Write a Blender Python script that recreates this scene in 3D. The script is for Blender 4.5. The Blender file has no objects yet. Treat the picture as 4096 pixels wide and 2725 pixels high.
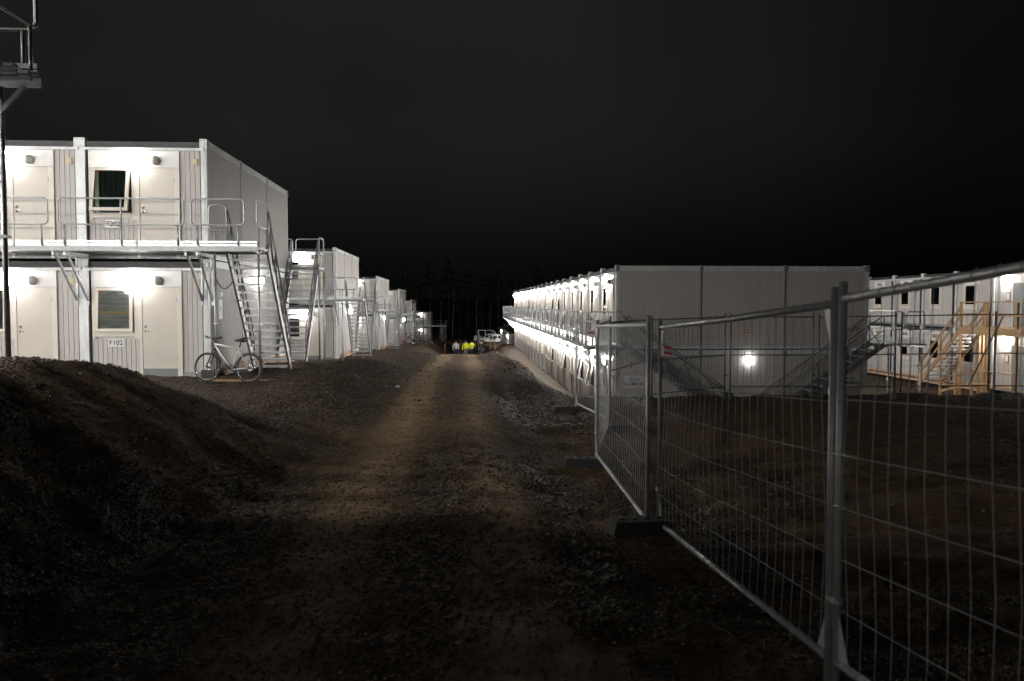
import bpy, math, random
import numpy as np
from mathutils import Vector, Matrix

random.seed(11)
rng = np.random.default_rng(11)
R = math.radians
S = bpy.context.scene
COL = S.collection

# ------------------------------------------------------------------ camera
FPX = 28 / 36 * 4096
cd = bpy.data.cameras.new('camera'); cam = bpy.data.objects.new('camera', cd); COL.objects.link(cam)
cd.lens = 28; cd.sensor_width = 36; cd.clip_start = 0.05; cd.clip_end = 2000
cam.location = (0, 0, 2.0)
cam.rotation_euler = (math.pi / 2 - math.atan(147 / FPX), 0, -math.atan(188 / FPX))
cd.dof.use_dof = True; cd.dof.focus_distance = 26; cd.dof.aperture_fstop = 2.4
S.camera = cam

# ------------------------------------------------------------------ night sky
LAMP = 270.0          # radiance of the wall lamps
W = bpy.data.worlds.new('World'); S.world = W; W.use_nodes = True
nt = W.node_tree; nt.nodes.clear()
out = nt.nodes.new('ShaderNodeOutputWorld'); bg = nt.nodes.new('ShaderNodeBackground')
tc = nt.nodes.new('ShaderNodeTexCoord'); nz = nt.nodes.new('ShaderNodeTexNoise')
nz.inputs['Scale'].default_value = 1.6; nz.inputs['Detail'].default_value = 4
dp = nt.nodes.new('ShaderNodeVectorMath'); dp.operation = 'DOT_PRODUCT'
g = Vector((-0.207, 0.951, 0.231)).normalized(); dp.inputs[1].default_value = g
mr = nt.nodes.new('ShaderNodeMapRange'); mr.interpolation_type = 'SMOOTHSTEP'
mr.inputs['From Min'].default_value = 0.68; mr.inputs['From Max'].default_value = 1.03
mr.inputs['To Min'].default_value = 0.0036; mr.inputs['To Max'].default_value = 0.0114
mm = nt.nodes.new('ShaderNodeMapRange')
mm.inputs['From Min'].default_value = 0.3; mm.inputs['From Max'].default_value = 0.7
mm.inputs['To Min'].default_value = 0.62; mm.inputs['To Max'].default_value = 1.38
mu = nt.nodes.new('ShaderNodeMath'); mu.operation = 'MULTIPLY'
nt.links.new(tc.outputs['Generated'], dp.inputs[0]); nt.links.new(dp.outputs['Value'], mr.inputs['Value'])
nt.links.new(tc.outputs['Generated'], nz.inputs['Vector']); nt.links.new(nz.outputs['Fac'], mm.inputs['Value'])
nt.links.new(mr.outputs['Result'], mu.inputs[0]); nt.links.new(mm.outputs['Result'], mu.inputs[1])
sx_ = nt.nodes.new('ShaderNodeSeparateXYZ'); nt.links.new(tc.outputs['Generated'], sx_.inputs[0])
me_ = nt.nodes.new('ShaderNodeMapRange'); me_.interpolation_type = 'SMOOTHSTEP'
me_.inputs['From Min'].default_value = 0.0; me_.inputs['From Max'].default_value = 0.22; me_.inputs['To Min'].default_value = 0.2; me_.inputs['To Max'].default_value = 1.0
nt.links.new(sx_.outputs['Z'], me_.inputs['Value'])
mu2 = nt.nodes.new('ShaderNodeMath'); mu2.operation = 'MULTIPLY'; nt.links.new(mu.outputs[0], mu2.inputs[0]); nt.links.new(me_.outputs['Result'], mu2.inputs[1])
bg.inputs['Color'].default_value = (1.0, 0.955, 0.90, 1)
nt.links.new(mu2.outputs[0], bg.inputs['Strength']); nt.links.new(bg.outputs[0], out.inputs['Surface'])

S.view_settings.view_transform = 'Standard'; S.view_settings.look = 'None'
S.view_settings.exposure = 0.0; S.view_settings.gamma = 1.0; S.view_settings.use_curve_mapping = False
S.render.engine = 'CYCLES'
c = S.cycles
c.use_denoising = True
try: c.denoiser = 'OPENIMAGEDENOISE'
except Exception: pass
c.max_bounces = 5; c.diffuse_bounces = 3; c.glossy_bounces = 2; c.transmission_bounces = 2; c.transparent_max_bounces = 8
c.sample_clamp_indirect = 4.0; c.caustics_reflective = False; c.caustics_refractive = False
c.use_light_tree = True

# ------------------------------------------------------------------ materials
MATS = {}
def mat(name, col, rough=0.6, metal=0.0, var=0.18, scale=6.0, stretch=(1, 1, 1), bump=0.0, bscale=60.0, emit=0.0, spec=0.5):
    m = bpy.data.materials.new(name); m.use_nodes = True; t = m.node_tree; b = t.nodes['Principled BSDF']
    b.inputs['Roughness'].default_value = rough; b.inputs['Metallic'].default_value = metal
    b.inputs['Specular IOR Level'].default_value = spec
    tcn = t.nodes.new('ShaderNodeTexCoord'); mp = t.nodes.new('ShaderNodeMapping'); mp.inputs['Scale'].default_value = stretch
    t.links.new(tcn.outputs['Object'], mp.inputs['Vector'])
    if var:
        n = t.nodes.new('ShaderNodeTexNoise'); n.inputs['Scale'].default_value = scale; n.inputs['Detail'].default_value = 5
        oi = t.nodes.new('ShaderNodeObjectInfo'); n.noise_dimensions = '4D'
        ml = t.nodes.new('ShaderNodeMath'); ml.operation = 'MULTIPLY'; ml.inputs[1].default_value = 40
        t.links.new(oi.outputs['Random'], ml.inputs[0]); t.links.new(ml.outputs[0], n.inputs['W'])
        t.links.new(mp.outputs[0], n.inputs['Vector'])
        r = t.nodes.new('ShaderNodeValToRGB'); e = r.color_ramp.elements
        e[0].position = 0.3; e[1].position = 0.72
        e[0].color = tuple(max(0, x * (1 - var)) for x in col) + (1,)
        e[1].color = tuple(min(1, x * (1 + var * 0.6)) for x in col) + (1,)
        t.links.new(n.outputs['Fac'], r.inputs['Fac']); t.links.new(r.outputs[0], b.inputs['Base Color'])
        q = t.nodes.new('ShaderNodeMapRange'); q.inputs['To Min'].default_value = max(0.05, rough - 0.12); q.inputs['To Max'].default_value = min(1, rough + 0.14)
        t.links.new(n.outputs['Fac'], q.inputs['Value']); t.links.new(q.outputs[0], b.inputs['Roughness'])
    else:
        b.inputs['Base Color'].default_value = tuple(col) + (1,)
    if bump:
        n2 = t.nodes.new('ShaderNodeTexNoise'); n2.inputs['Scale'].default_value = bscale; n2.inputs['Detail'].default_value = 4
        t.links.new(mp.outputs[0], n2.inputs['Vector'])
        bp = t.nodes.new('ShaderNodeBump'); bp.inputs['Strength'].default_value = bump; bp.inputs['Distance'].default_value = 0.01
        t.links.new(n2.outputs['Fac'], bp.inputs['Height']); t.links.new(bp.outputs[0], b.inputs['Normal'])
    if emit:
        b.inputs['Emission Color'].default_value = (1.0, 0.97, 0.925, 1); b.inputs['Emission Strength'].default_value = emit
    MATS[name] = m
    return m

M_clad = mat('grey_cladding', (0.50, 0.475, 0.455), 0.55, var=0.07, scale=2.2, stretch=(3, 3, 0.35), bump=0.12, bscale=90)
M_trim = mat('cream_trim', (0.66, 0.615, 0.55), 0.45, var=0.07, scale=3)
M_door = mat('cream_door', (0.56, 0.52, 0.465), 0.42, var=0.06, scale=2)
M_white = mat('white_sheet', (0.80, 0.79, 0.77), 0.38, var=0.08, scale=4, bump=0.06, bscale=6)
M_post = mat('galvanised_post', (0.66, 0.68, 0.69), 0.4, 0.12, var=0.16, scale=7, stretch=(1, 1, 0.4))
M_galv = mat('galvanised_steel', (0.42, 0.43, 0.44), 0.42, 0.55, var=0.28, scale=22)
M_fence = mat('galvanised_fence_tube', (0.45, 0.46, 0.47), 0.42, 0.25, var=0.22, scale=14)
M_fenced = mat('shaded_fence_tube', (0.11, 0.11, 0.11), 0.5, 0.2, var=0.22, scale=14)  # fence steel darkened to paint in the silhouette of back fence and landing rails
M_galvd = mat('weathered_steel', (0.24, 0.25, 0.255), 0.45, 0.6, var=0.3, scale=18)
M_alu = mat('aluminium', (0.50, 0.51, 0.52), 0.35, 0.6, var=0.12, scale=9, stretch=(0.3, 1, 3))
M_dark = mat('dark_roof_steel', (0.045, 0.047, 0.05), 0.5, 0.3, var=0.3, scale=8)
M_roof = mat('roof_edge', (0.33, 0.35, 0.36), 0.42, 0.5, var=0.2, scale=3, bump=0.1, bscale=5)
M_black = mat('black_rubber', (0.012, 0.012, 0.013), 0.6, var=0.3, scale=9)
M_grey = mat('grey_threshold', (0.19, 0.205, 0.21), 0.4, 0.3, var=0.15)
M_vent = mat('vent_plastic', (0.36, 0.34, 0.31), 0.5, var=0.1)
M_beige = mat('beige_plastic', (0.62, 0.52, 0.36), 0.5, var=0.06)
M_lamp = mat('lit_lamp', (0.9, 0.9, 0.88), 0.4, var=0, emit=LAMP)
M_glow = mat('lit_lamp_dim', (0.9, 0.9, 0.88), 0.4, var=0, emit=LAMP * 0.45)
M_strong = mat('lit_lamp_strong', (0.9, 0.9, 0.88), 0.4, var=0, emit=LAMP * 1.5)
M_flood = mat('lit_floodlight', (0.9, 0.9, 0.88), 0.4, var=0, emit=LAMP * 6)
M_faint = mat('lit_lamp_faint', (0.9, 0.9, 0.88), 0.4, var=0, emit=LAMP * 0.065)
M_bright = mat('lit_lamp_bright', (0.9, 0.9, 0.88), 0.4, var=0, emit=LAMP * 2.3)
M_off = mat('unlit_lamp', (0.75, 0.74, 0.70), 0.35, var=0)
M_sign = mat('sign_white', (0.74, 0.74, 0.74), 0.45, var=0.05)
M_ink = mat('black_ink', (0.012, 0.012, 0.013), 0.5, var=0)
M_red = mat('red_print', (0.50, 0.025, 0.022), 0.4, var=0.1)
M_redw = mat('faded_red_print', (0.42, 0.12, 0.06), 0.5, var=0.1)
M_wood = mat('pale_timber', (0.52, 0.33, 0.21), 0.65, var=0.25, scale=9, stretch=(0.5, 0.5, 4), bump=0.15)
M_woody = mat('yellow_timber', (0.31, 0.18, 0.078), 0.6, var=0.25, scale=9, stretch=(1, 1, 3), bump=0.15)
M_conc = mat('concrete_foot', (0.045, 0.045, 0.043), 0.85, var=0.3, scale=14, bump=0.4, bscale=70)
M_curt = mat('dark_curtain', (0.012, 0.022, 0.016), 0.9, var=0.4, scale=5, stretch=(6, 1, 0.3))
M_curtl = mat('pale_window_strip', (0.55, 0.62, 0.50), 0.8, var=0.1)
M_plast = mat('plastic_sheeting', (0.26, 0.26, 0.265), 0.2, var=0.75, scale=4, stretch=(0.6, 1, 5), bump=0.8, bscale=7)  # sheet colour lightened in place of a lamp reflected in the window
M_yel = mat('yellow_tape', (0.50, 0.31, 0.02), 0.5, var=0.1)
M_hiv = mat('hi_vis_fabric', (0.70, 0.78, 0.02), 0.7, var=0.18, scale=7)
M_refl = mat('reflective_tape', (0.72, 0.75, 0.74), 0.35, var=0.05)
M_sweat = mat('grey_fleece', (0.42, 0.40, 0.40), 0.9, var=0.15)
M_trou = mat('dark_trousers', (0.022, 0.023, 0.028), 0.9, var=0.2)
M_troug = mat('grey_trousers', (0.16, 0.15, 0.14), 0.9, var=0.2)
M_coat = mat('dark_coat', (0.018, 0.018, 0.016), 0.9, var=0.2)
M_skin = mat('skin', (0.42, 0.24, 0.17), 0.55, var=0.08)
M_hair = mat('dark_hair', (0.02, 0.014, 0.01), 0.7, var=0.2)
M_paint = mat('white_car_paint', (0.72, 0.74, 0.75), 0.25, var=0.04)
M_navy = mat('dark_blue_paint', (0.02, 0.03, 0.05), 0.3, var=0.1)
M_bikew = mat('white_frame_paint', (0.72, 0.70, 0.67), 0.3, var=0.06)
M_bikek = mat('black_frame_paint', (0.02, 0.02, 0.022), 0.35, var=0.1)
M_biker = mat('red_frame_paint', (0.42, 0.04, 0.07), 0.3, var=0.1)
M_chrome = mat('chrome', (0.75, 0.75, 0.76), 0.2, 1.0, var=0.05)
M_bark = mat('pale_bark', (0.36, 0.31, 0.26), 0.9, var=0.45, scale=2, stretch=(2, 2, 0.5), bump=0.3)
M_leaf = mat('dark_needles', (0.025, 0.04, 0.018), 0.8, var=0.4, scale=1.5)
M_orange = mat('orange_plastic', (0.55, 0.17, 0.06), 0.5, var=0.1)

def glass_mat():
    m = bpy.data.materials.new('window_glass'); m.use_nodes = True; t = m.node_tree; t.nodes.clear()
    o = t.nodes.new('ShaderNodeOutputMaterial'); mx = t.nodes.new('ShaderNodeMixShader')
    tr = t.nodes.new('ShaderNodeBsdfTransparent'); tr.inputs[0].default_value = (0.85, 0.88, 0.86, 1)
    gl = t.nodes.new('ShaderNodeBsdfGlossy'); gl.inputs['Roughness'].default_value = 0.03
    fr = t.nodes.new('ShaderNodeFresnel'); fr.inputs[0].default_value = 1.6
    a = t.nodes.new('ShaderNodeMath'); a.operation = 'ADD'; a.inputs[1].default_value = 0.05
    t.links.new(fr.outputs[0], a.inputs[0]); t.links.new(a.outputs[0], mx.inputs[0])
    t.links.new(tr.outputs[0], mx.inputs[1]); t.links.new(gl.outputs[0], mx.inputs[2]); t.links.new(mx.outputs[0], o.inputs[0])
    return m
M_glass = glass_mat()
M_carglass = mat('tinted_car_glass', (0.012, 0.015, 0.02), 0.08, var=0)

# ------------------------------------------------------------------ mesh helpers
class MB:
    def __init__(s): s.v = []; s.f = []; s.m = []; s.sm = []
    def quad(s, pts, mi=0, sm=False):
        o = len(s.v); s.v += [tuple(p) for p in pts]; s.f.append(tuple(range(o, o + len(pts)))); s.m.append(mi); s.sm.append(sm); return s
    def box(s, x0, x1, y0, y1, z0, z1, mi=0):
        o = len(s.v)
        s.v += [(x0, y0, z0), (x1, y0, z0), (x1, y1, z0), (x0, y1, z0), (x0, y0, z1), (x1, y0, z1), (x1, y1, z1), (x0, y1, z1)]
        for q in ((0, 3, 2, 1), (4, 5, 6, 7), (0, 1, 5, 4), (1, 2, 6, 5), (2, 3, 7, 6), (3, 0, 4, 7)):
            s.f.append(tuple(o + i for i in q)); s.m.append(mi); s.sm.append(False)
        return s
    def beam(s, p0, p1, w, h, mi=0, up=(0, 0, 1)):
        p0 = Vector(p0); p1 = Vector(p1); d = (p1 - p0).normalized(); u = Vector(up)
        if abs(d.dot(u)) > 0.99: u = Vector((0, 1, 0))
        a = d.cross(u).normalized(); b = a.cross(d).normalized(); o = len(s.v)
        for p in (p0, p1):
            for i, j in ((-1, -1), (1, -1), (1, 1), (-1, 1)): s.v.append(tuple(p + a * (i * w / 2) + b * (j * h / 2)))
        for q in ((0, 1, 2, 3), (7, 6, 5, 4), (0, 4, 5, 1), (1, 5, 6, 2), (2, 6, 7, 3), (3, 7, 4, 0)):
            s.f.append(tuple(o + i for i in q)); s.m.append(mi); s.sm.append(False)
        return s
    def tube(s, pts, r, n=7, mi=0, closed=False, rr=None):
        pts = [Vector(p) for p in pts]; N = len(pts); o = len(s.v); a = None
        for i, p in enumerate(pts):
            if closed: d = pts[(i + 1) % N] - pts[i - 1]
            else: d = pts[min(i + 1, N - 1)] - pts[max(i - 1, 0)]
            d.normalize()
            if a is None:
                u = Vector((0, 0, 1)) if abs(d.z) < 0.9 else Vector((1, 0, 0)); a = d.cross(u).normalized()
            else:
                a = (a - d * a.dot(d)).normalized()
            b = d.cross(a); q = rr[i] if rr else r
            for k in range(n):
                t = 2 * math.pi * k / n; s.v.append(tuple(p + a * (q * math.cos(t)) + b * (q * math.sin(t))))
        for i in range(N if closed else N - 1):
            j = (i + 1) % N
            for k in range(n):
                l = (k + 1) % n; s.f.append((o + i * n + k, o + i * n + l, o + j * n + l, o + j * n + k)); s.m.append(mi); s.sm.append(True)
        if not closed:
            s.f.append(tuple(o + k for k in reversed(range(n)))); s.m.append(mi); s.sm.append(False)
            s.f.append(tuple(o + (N - 1) * n + k for k in range(n))); s.m.append(mi); s.sm.append(False)
        return s
    def lathe(s, prof, org, ax, n=12, mi=0):
        org = Vector(org); ax = Vector(ax).normalized(); u = Vector((0, 0, 1)) if abs(ax.z) < 0.9 else Vector((1, 0, 0))
        a = ax.cross(u).normalized(); b = ax.cross(a); o = len(s.v)
        for r, h in prof:
            for k in range(n):
                t = 2 * math.pi * k / n; s.v.append(tuple(org + ax * h + a * (r * math.cos(t)) + b * (r * math.sin(t))))
        for i in range(len(prof) - 1):
            for k in range(n):
                l = (k + 1) % n; s.f.append((o + i * n + k, o + i * n + l, o + (i + 1) * n + l, o + (i + 1) * n + k)); s.m.append(mi); s.sm.append(True)
        e = o + (len(prof) - 1) * n
        s.f.append(tuple(e + k for k in range(n))); s.m.append(mi); s.sm.append(True)
        s.f.append(tuple(o + k for k in reversed(range(n)))); s.m.append(mi); s.sm.append(False)
        return s
    def prism(s, poly, y0, y1, mi=0):       # poly in xz, extruded along y
        o = len(s.v); n = len(poly)
        s.v += [(x, y0, z) for x, z in poly] + [(x, y1, z) for x, z in poly]
        s.f.append(tuple(o + i for i in range(n))); s.f.append(tuple(o + n + i for i in reversed(range(n)))); s.m += [mi, mi]; s.sm += [False, False]
        for i in range(n):
            j = (i + 1) % n; s.f.append((o + j, o + i, o + n + i, o + n + j)); s.m.append(mi); s.sm.append(False)
        return s
    def mesh(s, name, mats):
        me = bpy.data.meshes.new(name); me.from_pydata(s.v, [], s.f)
        for m in (mats if isinstance(mats, (list, tuple)) else [mats]): me.materials.append(m)
        me.polygons.foreach_set('material_index', s.m); me.polygons.foreach_set('use_smooth', s.sm); me.update()
        return me

def rrect(x0, x1, z0, z1, r, y=0.0, n=4):
    p = []
    for cx, cz, a0 in ((x1 - r, z0 + r, -90), (x1 - r, z1 - r, 0), (x0 + r, z1 - r, 90), (x0 + r, z0 + r, 180)):
        for k in range(n + 1):
            a = R(a0 + 90 * k / n); p.append((cx + r * math.cos(a), y, cz + r * math.sin(a)))
    return p

def ob(name, me, parent=None, loc=(0, 0, 0), rot=(0, 0, 0)):
    o = bpy.data.objects.new(name, me); COL.objects.link(o); o.location = loc; o.rotation_euler = rot
    if parent is not None: o.parent = parent
    return o
def thing(name, label, cat, loc=(0, 0, 0), rz=0.0, group=None):
    o = ob(name, None, None, loc, (0, 0, rz)); o.empty_display_size = 0.2
    return tag(o, label, cat, group)
def tag(o, label, cat, group=None):
    o['label'] = label; o['category'] = cat
    if group: o['group'] = group
    return o
CACHE = {}
def cached(key, fn):
    if key not in CACHE: CACHE[key] = fn()
    return CACHE[key]

def text_mesh(s, size, m, ext=0.002):
    cu = bpy.data.curves.new('lettering', 'FONT'); cu.body = s; cu.size = size; cu.align_x = 'CENTER'; cu.align_y = 'CENTER'
    cu.extrude = ext; cu.offset = size * 0.012; cu.space_line = 0.95
    o = bpy.data.objects.new('lettering', cu); COL.objects.link(o)
    dg = bpy.context.evaluated_depsgraph_get(); me = bpy.data.meshes.new_from_object(o.evaluated_get(dg))
    bpy.data.objects.remove(o); me.materials.clear(); me.materials.append(m); me.name = 'lettering'
    return me
TX = {k: text_mesh(k, s, m) for k, s, m in (('F202', .17, M_ink), ('F102', .17, M_ink), ('102', .15, M_ink), ('ODD\nNUMBERS', .165, M_ink), ('EVEN\nNUMBERS', .165, M_ink),
      ('CRAMO', .105, M_redw), ('MEX', .04, M_sign), ('F', .16, M_ink), ('I', .30, M_ink))}
TX.update({ch: text_mesh(ch, .04, M_sign) for ch in 'CRAMO'})

# ------------------------------------------------------------------ ground
def ss(a, b, x):
    t = np.clip((x - a) / (b - a), 0, 1); return t * t * (3 - 2 * t)
_tab = rng.random(65536)
def vn(x, y, s=0):
    xi = np.floor(x).astype(np.int64); yi = np.floor(y).astype(np.int64); fx = x - xi; fy = y - yi
    fx = fx * fx * (3 - 2 * fx); fy = fy * fy * (3 - 2 * fy)
    h = lambda i, j: _tab[((i * 7919 + j * 104729 + s * 1299709) ^ (i * 31 + j * 17)) & 65535]
    return (h(xi, yi) * (1 - fx) + h(xi + 1, yi) * fx) * (1 - fy) + (h(xi, yi + 1) * (1 - fx) + h(xi + 1, yi + 1) * fx) * fy
LEFT = [(-60, 2.35), (-11, 2.3), (-7, 1.42), (9.6, 1.42), (11.0, .9), (12.8, .24), (16, .19), (24, .18), (28, -.05), (31.5, -.6), (38, -.9), (52, -.98), (57, -1.6), (73, -1.72), (78, -2.2), (95, -2.3), (100, -3.2), (118, -3.35), (140, -5.2), (165, -5.4), (185, -7.3), (235, -7.3), (300, -3), (420, 3), (900, 8)]
ROAD = [(-60, 0), (12, .0), (18, .03), (24, -.1), (30, -.3), (42, -.75), (50, -1.15), (53, -1.42), (58, -1.95), (65, -2.5), (85, -3.72), (110, -5.0), (163, -7.4), (235, -7.4), (300, -4), (420, 2), (900, 8)]
RIGHT = [(-60, -.1), (2, .0), (4, -.06), (7.5, -.26), (11.6, -.38), (18.5, -.47), (22.0, -.56), (25.4, -2.46), (89, -2.52), (94, -3.6), (97, -4.4), (125, -4.7), (163, -7.4), (235, -7.4), (300, -4), (420, 2), (900, 8)]
def pw(tab, y):
    a = np.array(tab); return np.interp(y, a[:, 0], a[:, 1])
def hgt(x, y):
    x = np.asarray(x, float); y = np.asarray(y, float)
    jit = (vn(x * .35 + 9, y * .35, 3) - .5) * 1.1
    yl = y + jit * 1.2
    L = sum(pw(LEFT, yl + d) for d in (-.7, -.25, .25, .7)) / 4
    Rd = sum(pw(ROAD, y + d) for d in (-2, -1, 0, 1, 2)) / 5
    Rt = sum(pw(RIGHT, y + jit * .5 + d) for d in (-.3, 0, .3)) / 3
    xl = x + jit * .55
    e0 = np.interp(y, [2, 6, 10, 13, 18, 30, 60], [-5.4, -4.5, -3.85, -3.5, -3.5, -4.1, -4.3]); e1 = np.interp(y, [2, 6, 10, 13, 18, 26, 34, 60], [-2.9, -2.3, -1.9, -1.7, -1.6, -1.9, -2.1, -2.2])
    t = np.clip((xl - e1) / (e0 - e1), 0, 1); t = np.where(y < 13, .8 * t + .2 * np.sin(t * math.pi / 2), .55 * t + .45 * t * t * (3 - 2 * t))
    z = Rd + (L - Rd) * t
    xr = x + jit * .5
    near = ss(24, 21, y); far = ss(60, 75, y)
    a = 1.45 * (1 - near) + .0 * near; b = 4.7 * (1 - near) + 1.35 * near
    a = a + far * .9; b = b - far * .7
    z = z + (Rt - Rd) * ss(a, b, xr)
    # far side yard right of the plateau drops to the lower yard
    z = z + (np.minimum(z, -2.2) - z) * ss(17.5, 21, x) * ss(-40, -20, y) * ss(30, 22, y)
    # rubble ridge on the right shoulder and humps on the left banks
    z = z + .22 * np.exp(-((x - 1.9 - jit * .6) / .55) ** 2) * ss(22, 27, y) * ss(62, 48, y)
    z = z + .16 * np.exp(-((x + 3.1 + jit) / .9) ** 2) * ss(14, 18, y) * ss(29, 26, y)
    z = z + .35 * (vn(x * .5, y * .3, 5) - .35) * np.exp(-((x + 3.2) / 1.3) ** 2) * ss(30, 36, y)
    # wheel ruts
    off = ss(.9, 2.2, np.abs(x + .35))
    am = .35 + .65 * off
    fadef = ss(200, 60, y)
    z = z - .025 * (np.exp(-((x + 1.15) / .35) ** 2) + np.exp(-((x - .4) / .35) ** 2)) * fadef
    z = z + am * (.10 * (vn(x * .9, y * .9, 1) - .5) + .085 * (vn(x * 2.3, y * 2.3, 2) - .5)) * ss(-1, 3, y + 3)
    z = z + (.35 + .65 * off) * .05 * (vn(x * 6.5, y * 6.5, 4) - .5) * ss(70, 25, y)
    return z
def hz(x, y): return float(hgt(np.array([x]), np.array([y]))[0])
def dirt(x, y):       # 1 = bare sandy soil, 0 = gravel
    n = vn(x * .55 + 3, y * .3, 7) * .6 + vn(x * 1.7, y * .9, 8) * .4
    tr = np.exp(-((x + 1.1 + .06 * np.sin(y * .3)) / .5) ** 2) + np.exp(-((x - .35) / .42) ** 2) + .38 * np.exp(-((x + .4) / 1.3) ** 2)
    d = np.clip(tr, 0, 1) * (.55 + .6 * n) + ss(.52, .74, n) * .6 * ss(12, 1, np.abs(x))
    d = d + ss(2.6, 3.6, x) * ss(5.2, 4.0, x) * ss(25, 28, y) * .2 * vn(x, y * .4, 12) + ss(2.2, 3.2, x) * ss(24, 20, y) * .55 * ss(.32, .55, n)
    return np.clip(d, 0, 1)

def axis(segs):
    p = [segs[0][0]]
    for a, b, d in segs:
        n = max(1, int(round((b - a) / d))); p += [a + (b - a) * (i + 1) / n for i in range(n)]
    return np.array(p)
xs = axis([(-420, -120, 50), (-120, -40, 10), (-40, -16, 2), (-16, -8, .5), (-8, 6, .11), (6, 18, .25), (18, 40, 1), (40, 120, 8), (120, 420, 50)])
ys = axis([(-60, -10, 5), (-10, 0, 1), (0, 2, .25), (2, 14, .1), (14, 30, .16), (30, 60, .3), (60, 130, .7), (130, 260, 3), (260, 500, 15), (500, 900, 50)])
GX, GY = np.meshgrid(xs, ys); GZ = hgt(GX, GY)
nx, ny = len(xs), len(ys)
me = bpy.data.meshes.new('ground'); vv = np.stack([GX, GY, GZ], -1).reshape(-1, 3)
ii = np.arange((ny - 1) * (nx - 1)); r_, c_ = ii // (nx - 1), ii % (nx - 1); a_ = r_ * nx + c_
ff = np.stack([a_, a_ + 1, a_ + nx + 1, a_ + nx], -1)
me.vertices.add(len(vv)); me.vertices.foreach_set('co', vv.ravel()); me.loops.add(ff.size); me.loops.foreach_set('vertex_index', ff.ravel().astype(np.int32))
me.polygons.add(len(ff)); me.polygons.foreach_set('loop_start', np.arange(0, ff.size, 4, dtype=np.int32)); me.polygons.foreach_set('loop_total', np.full(len(ff), 4, np.int32))
me.polygons.foreach_set('use_smooth', np.ones(len(ff), bool)); me.update(calc_edges=True)
trk = np.exp(-((GX + 1.1 + .06 * np.sin(GY * .3)) / .42) ** 2) + np.exp(-((GX - .35) / .36) ** 2) + .25 * np.exp(-((GX + .4) / 1.1) ** 2)
trk = trk * (.55 + .25 * (GX > -.3) + (.45 - .25 * (GX > -.3)) * ss(11, 22, GY)) * (.55 + .75 * vn(GX * .8 + 5, GY * .35, 21))
at = me.attributes.new('track', 'FLOAT', 'POINT'); at.data.foreach_set('value', np.clip(trk, 0, 1).ravel().astype(np.float32))
at = me.attributes.new('dirt', 'FLOAT', 'POINT'); at.data.foreach_set('value', dirt(GX, GY).ravel().astype(np.float32))
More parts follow.
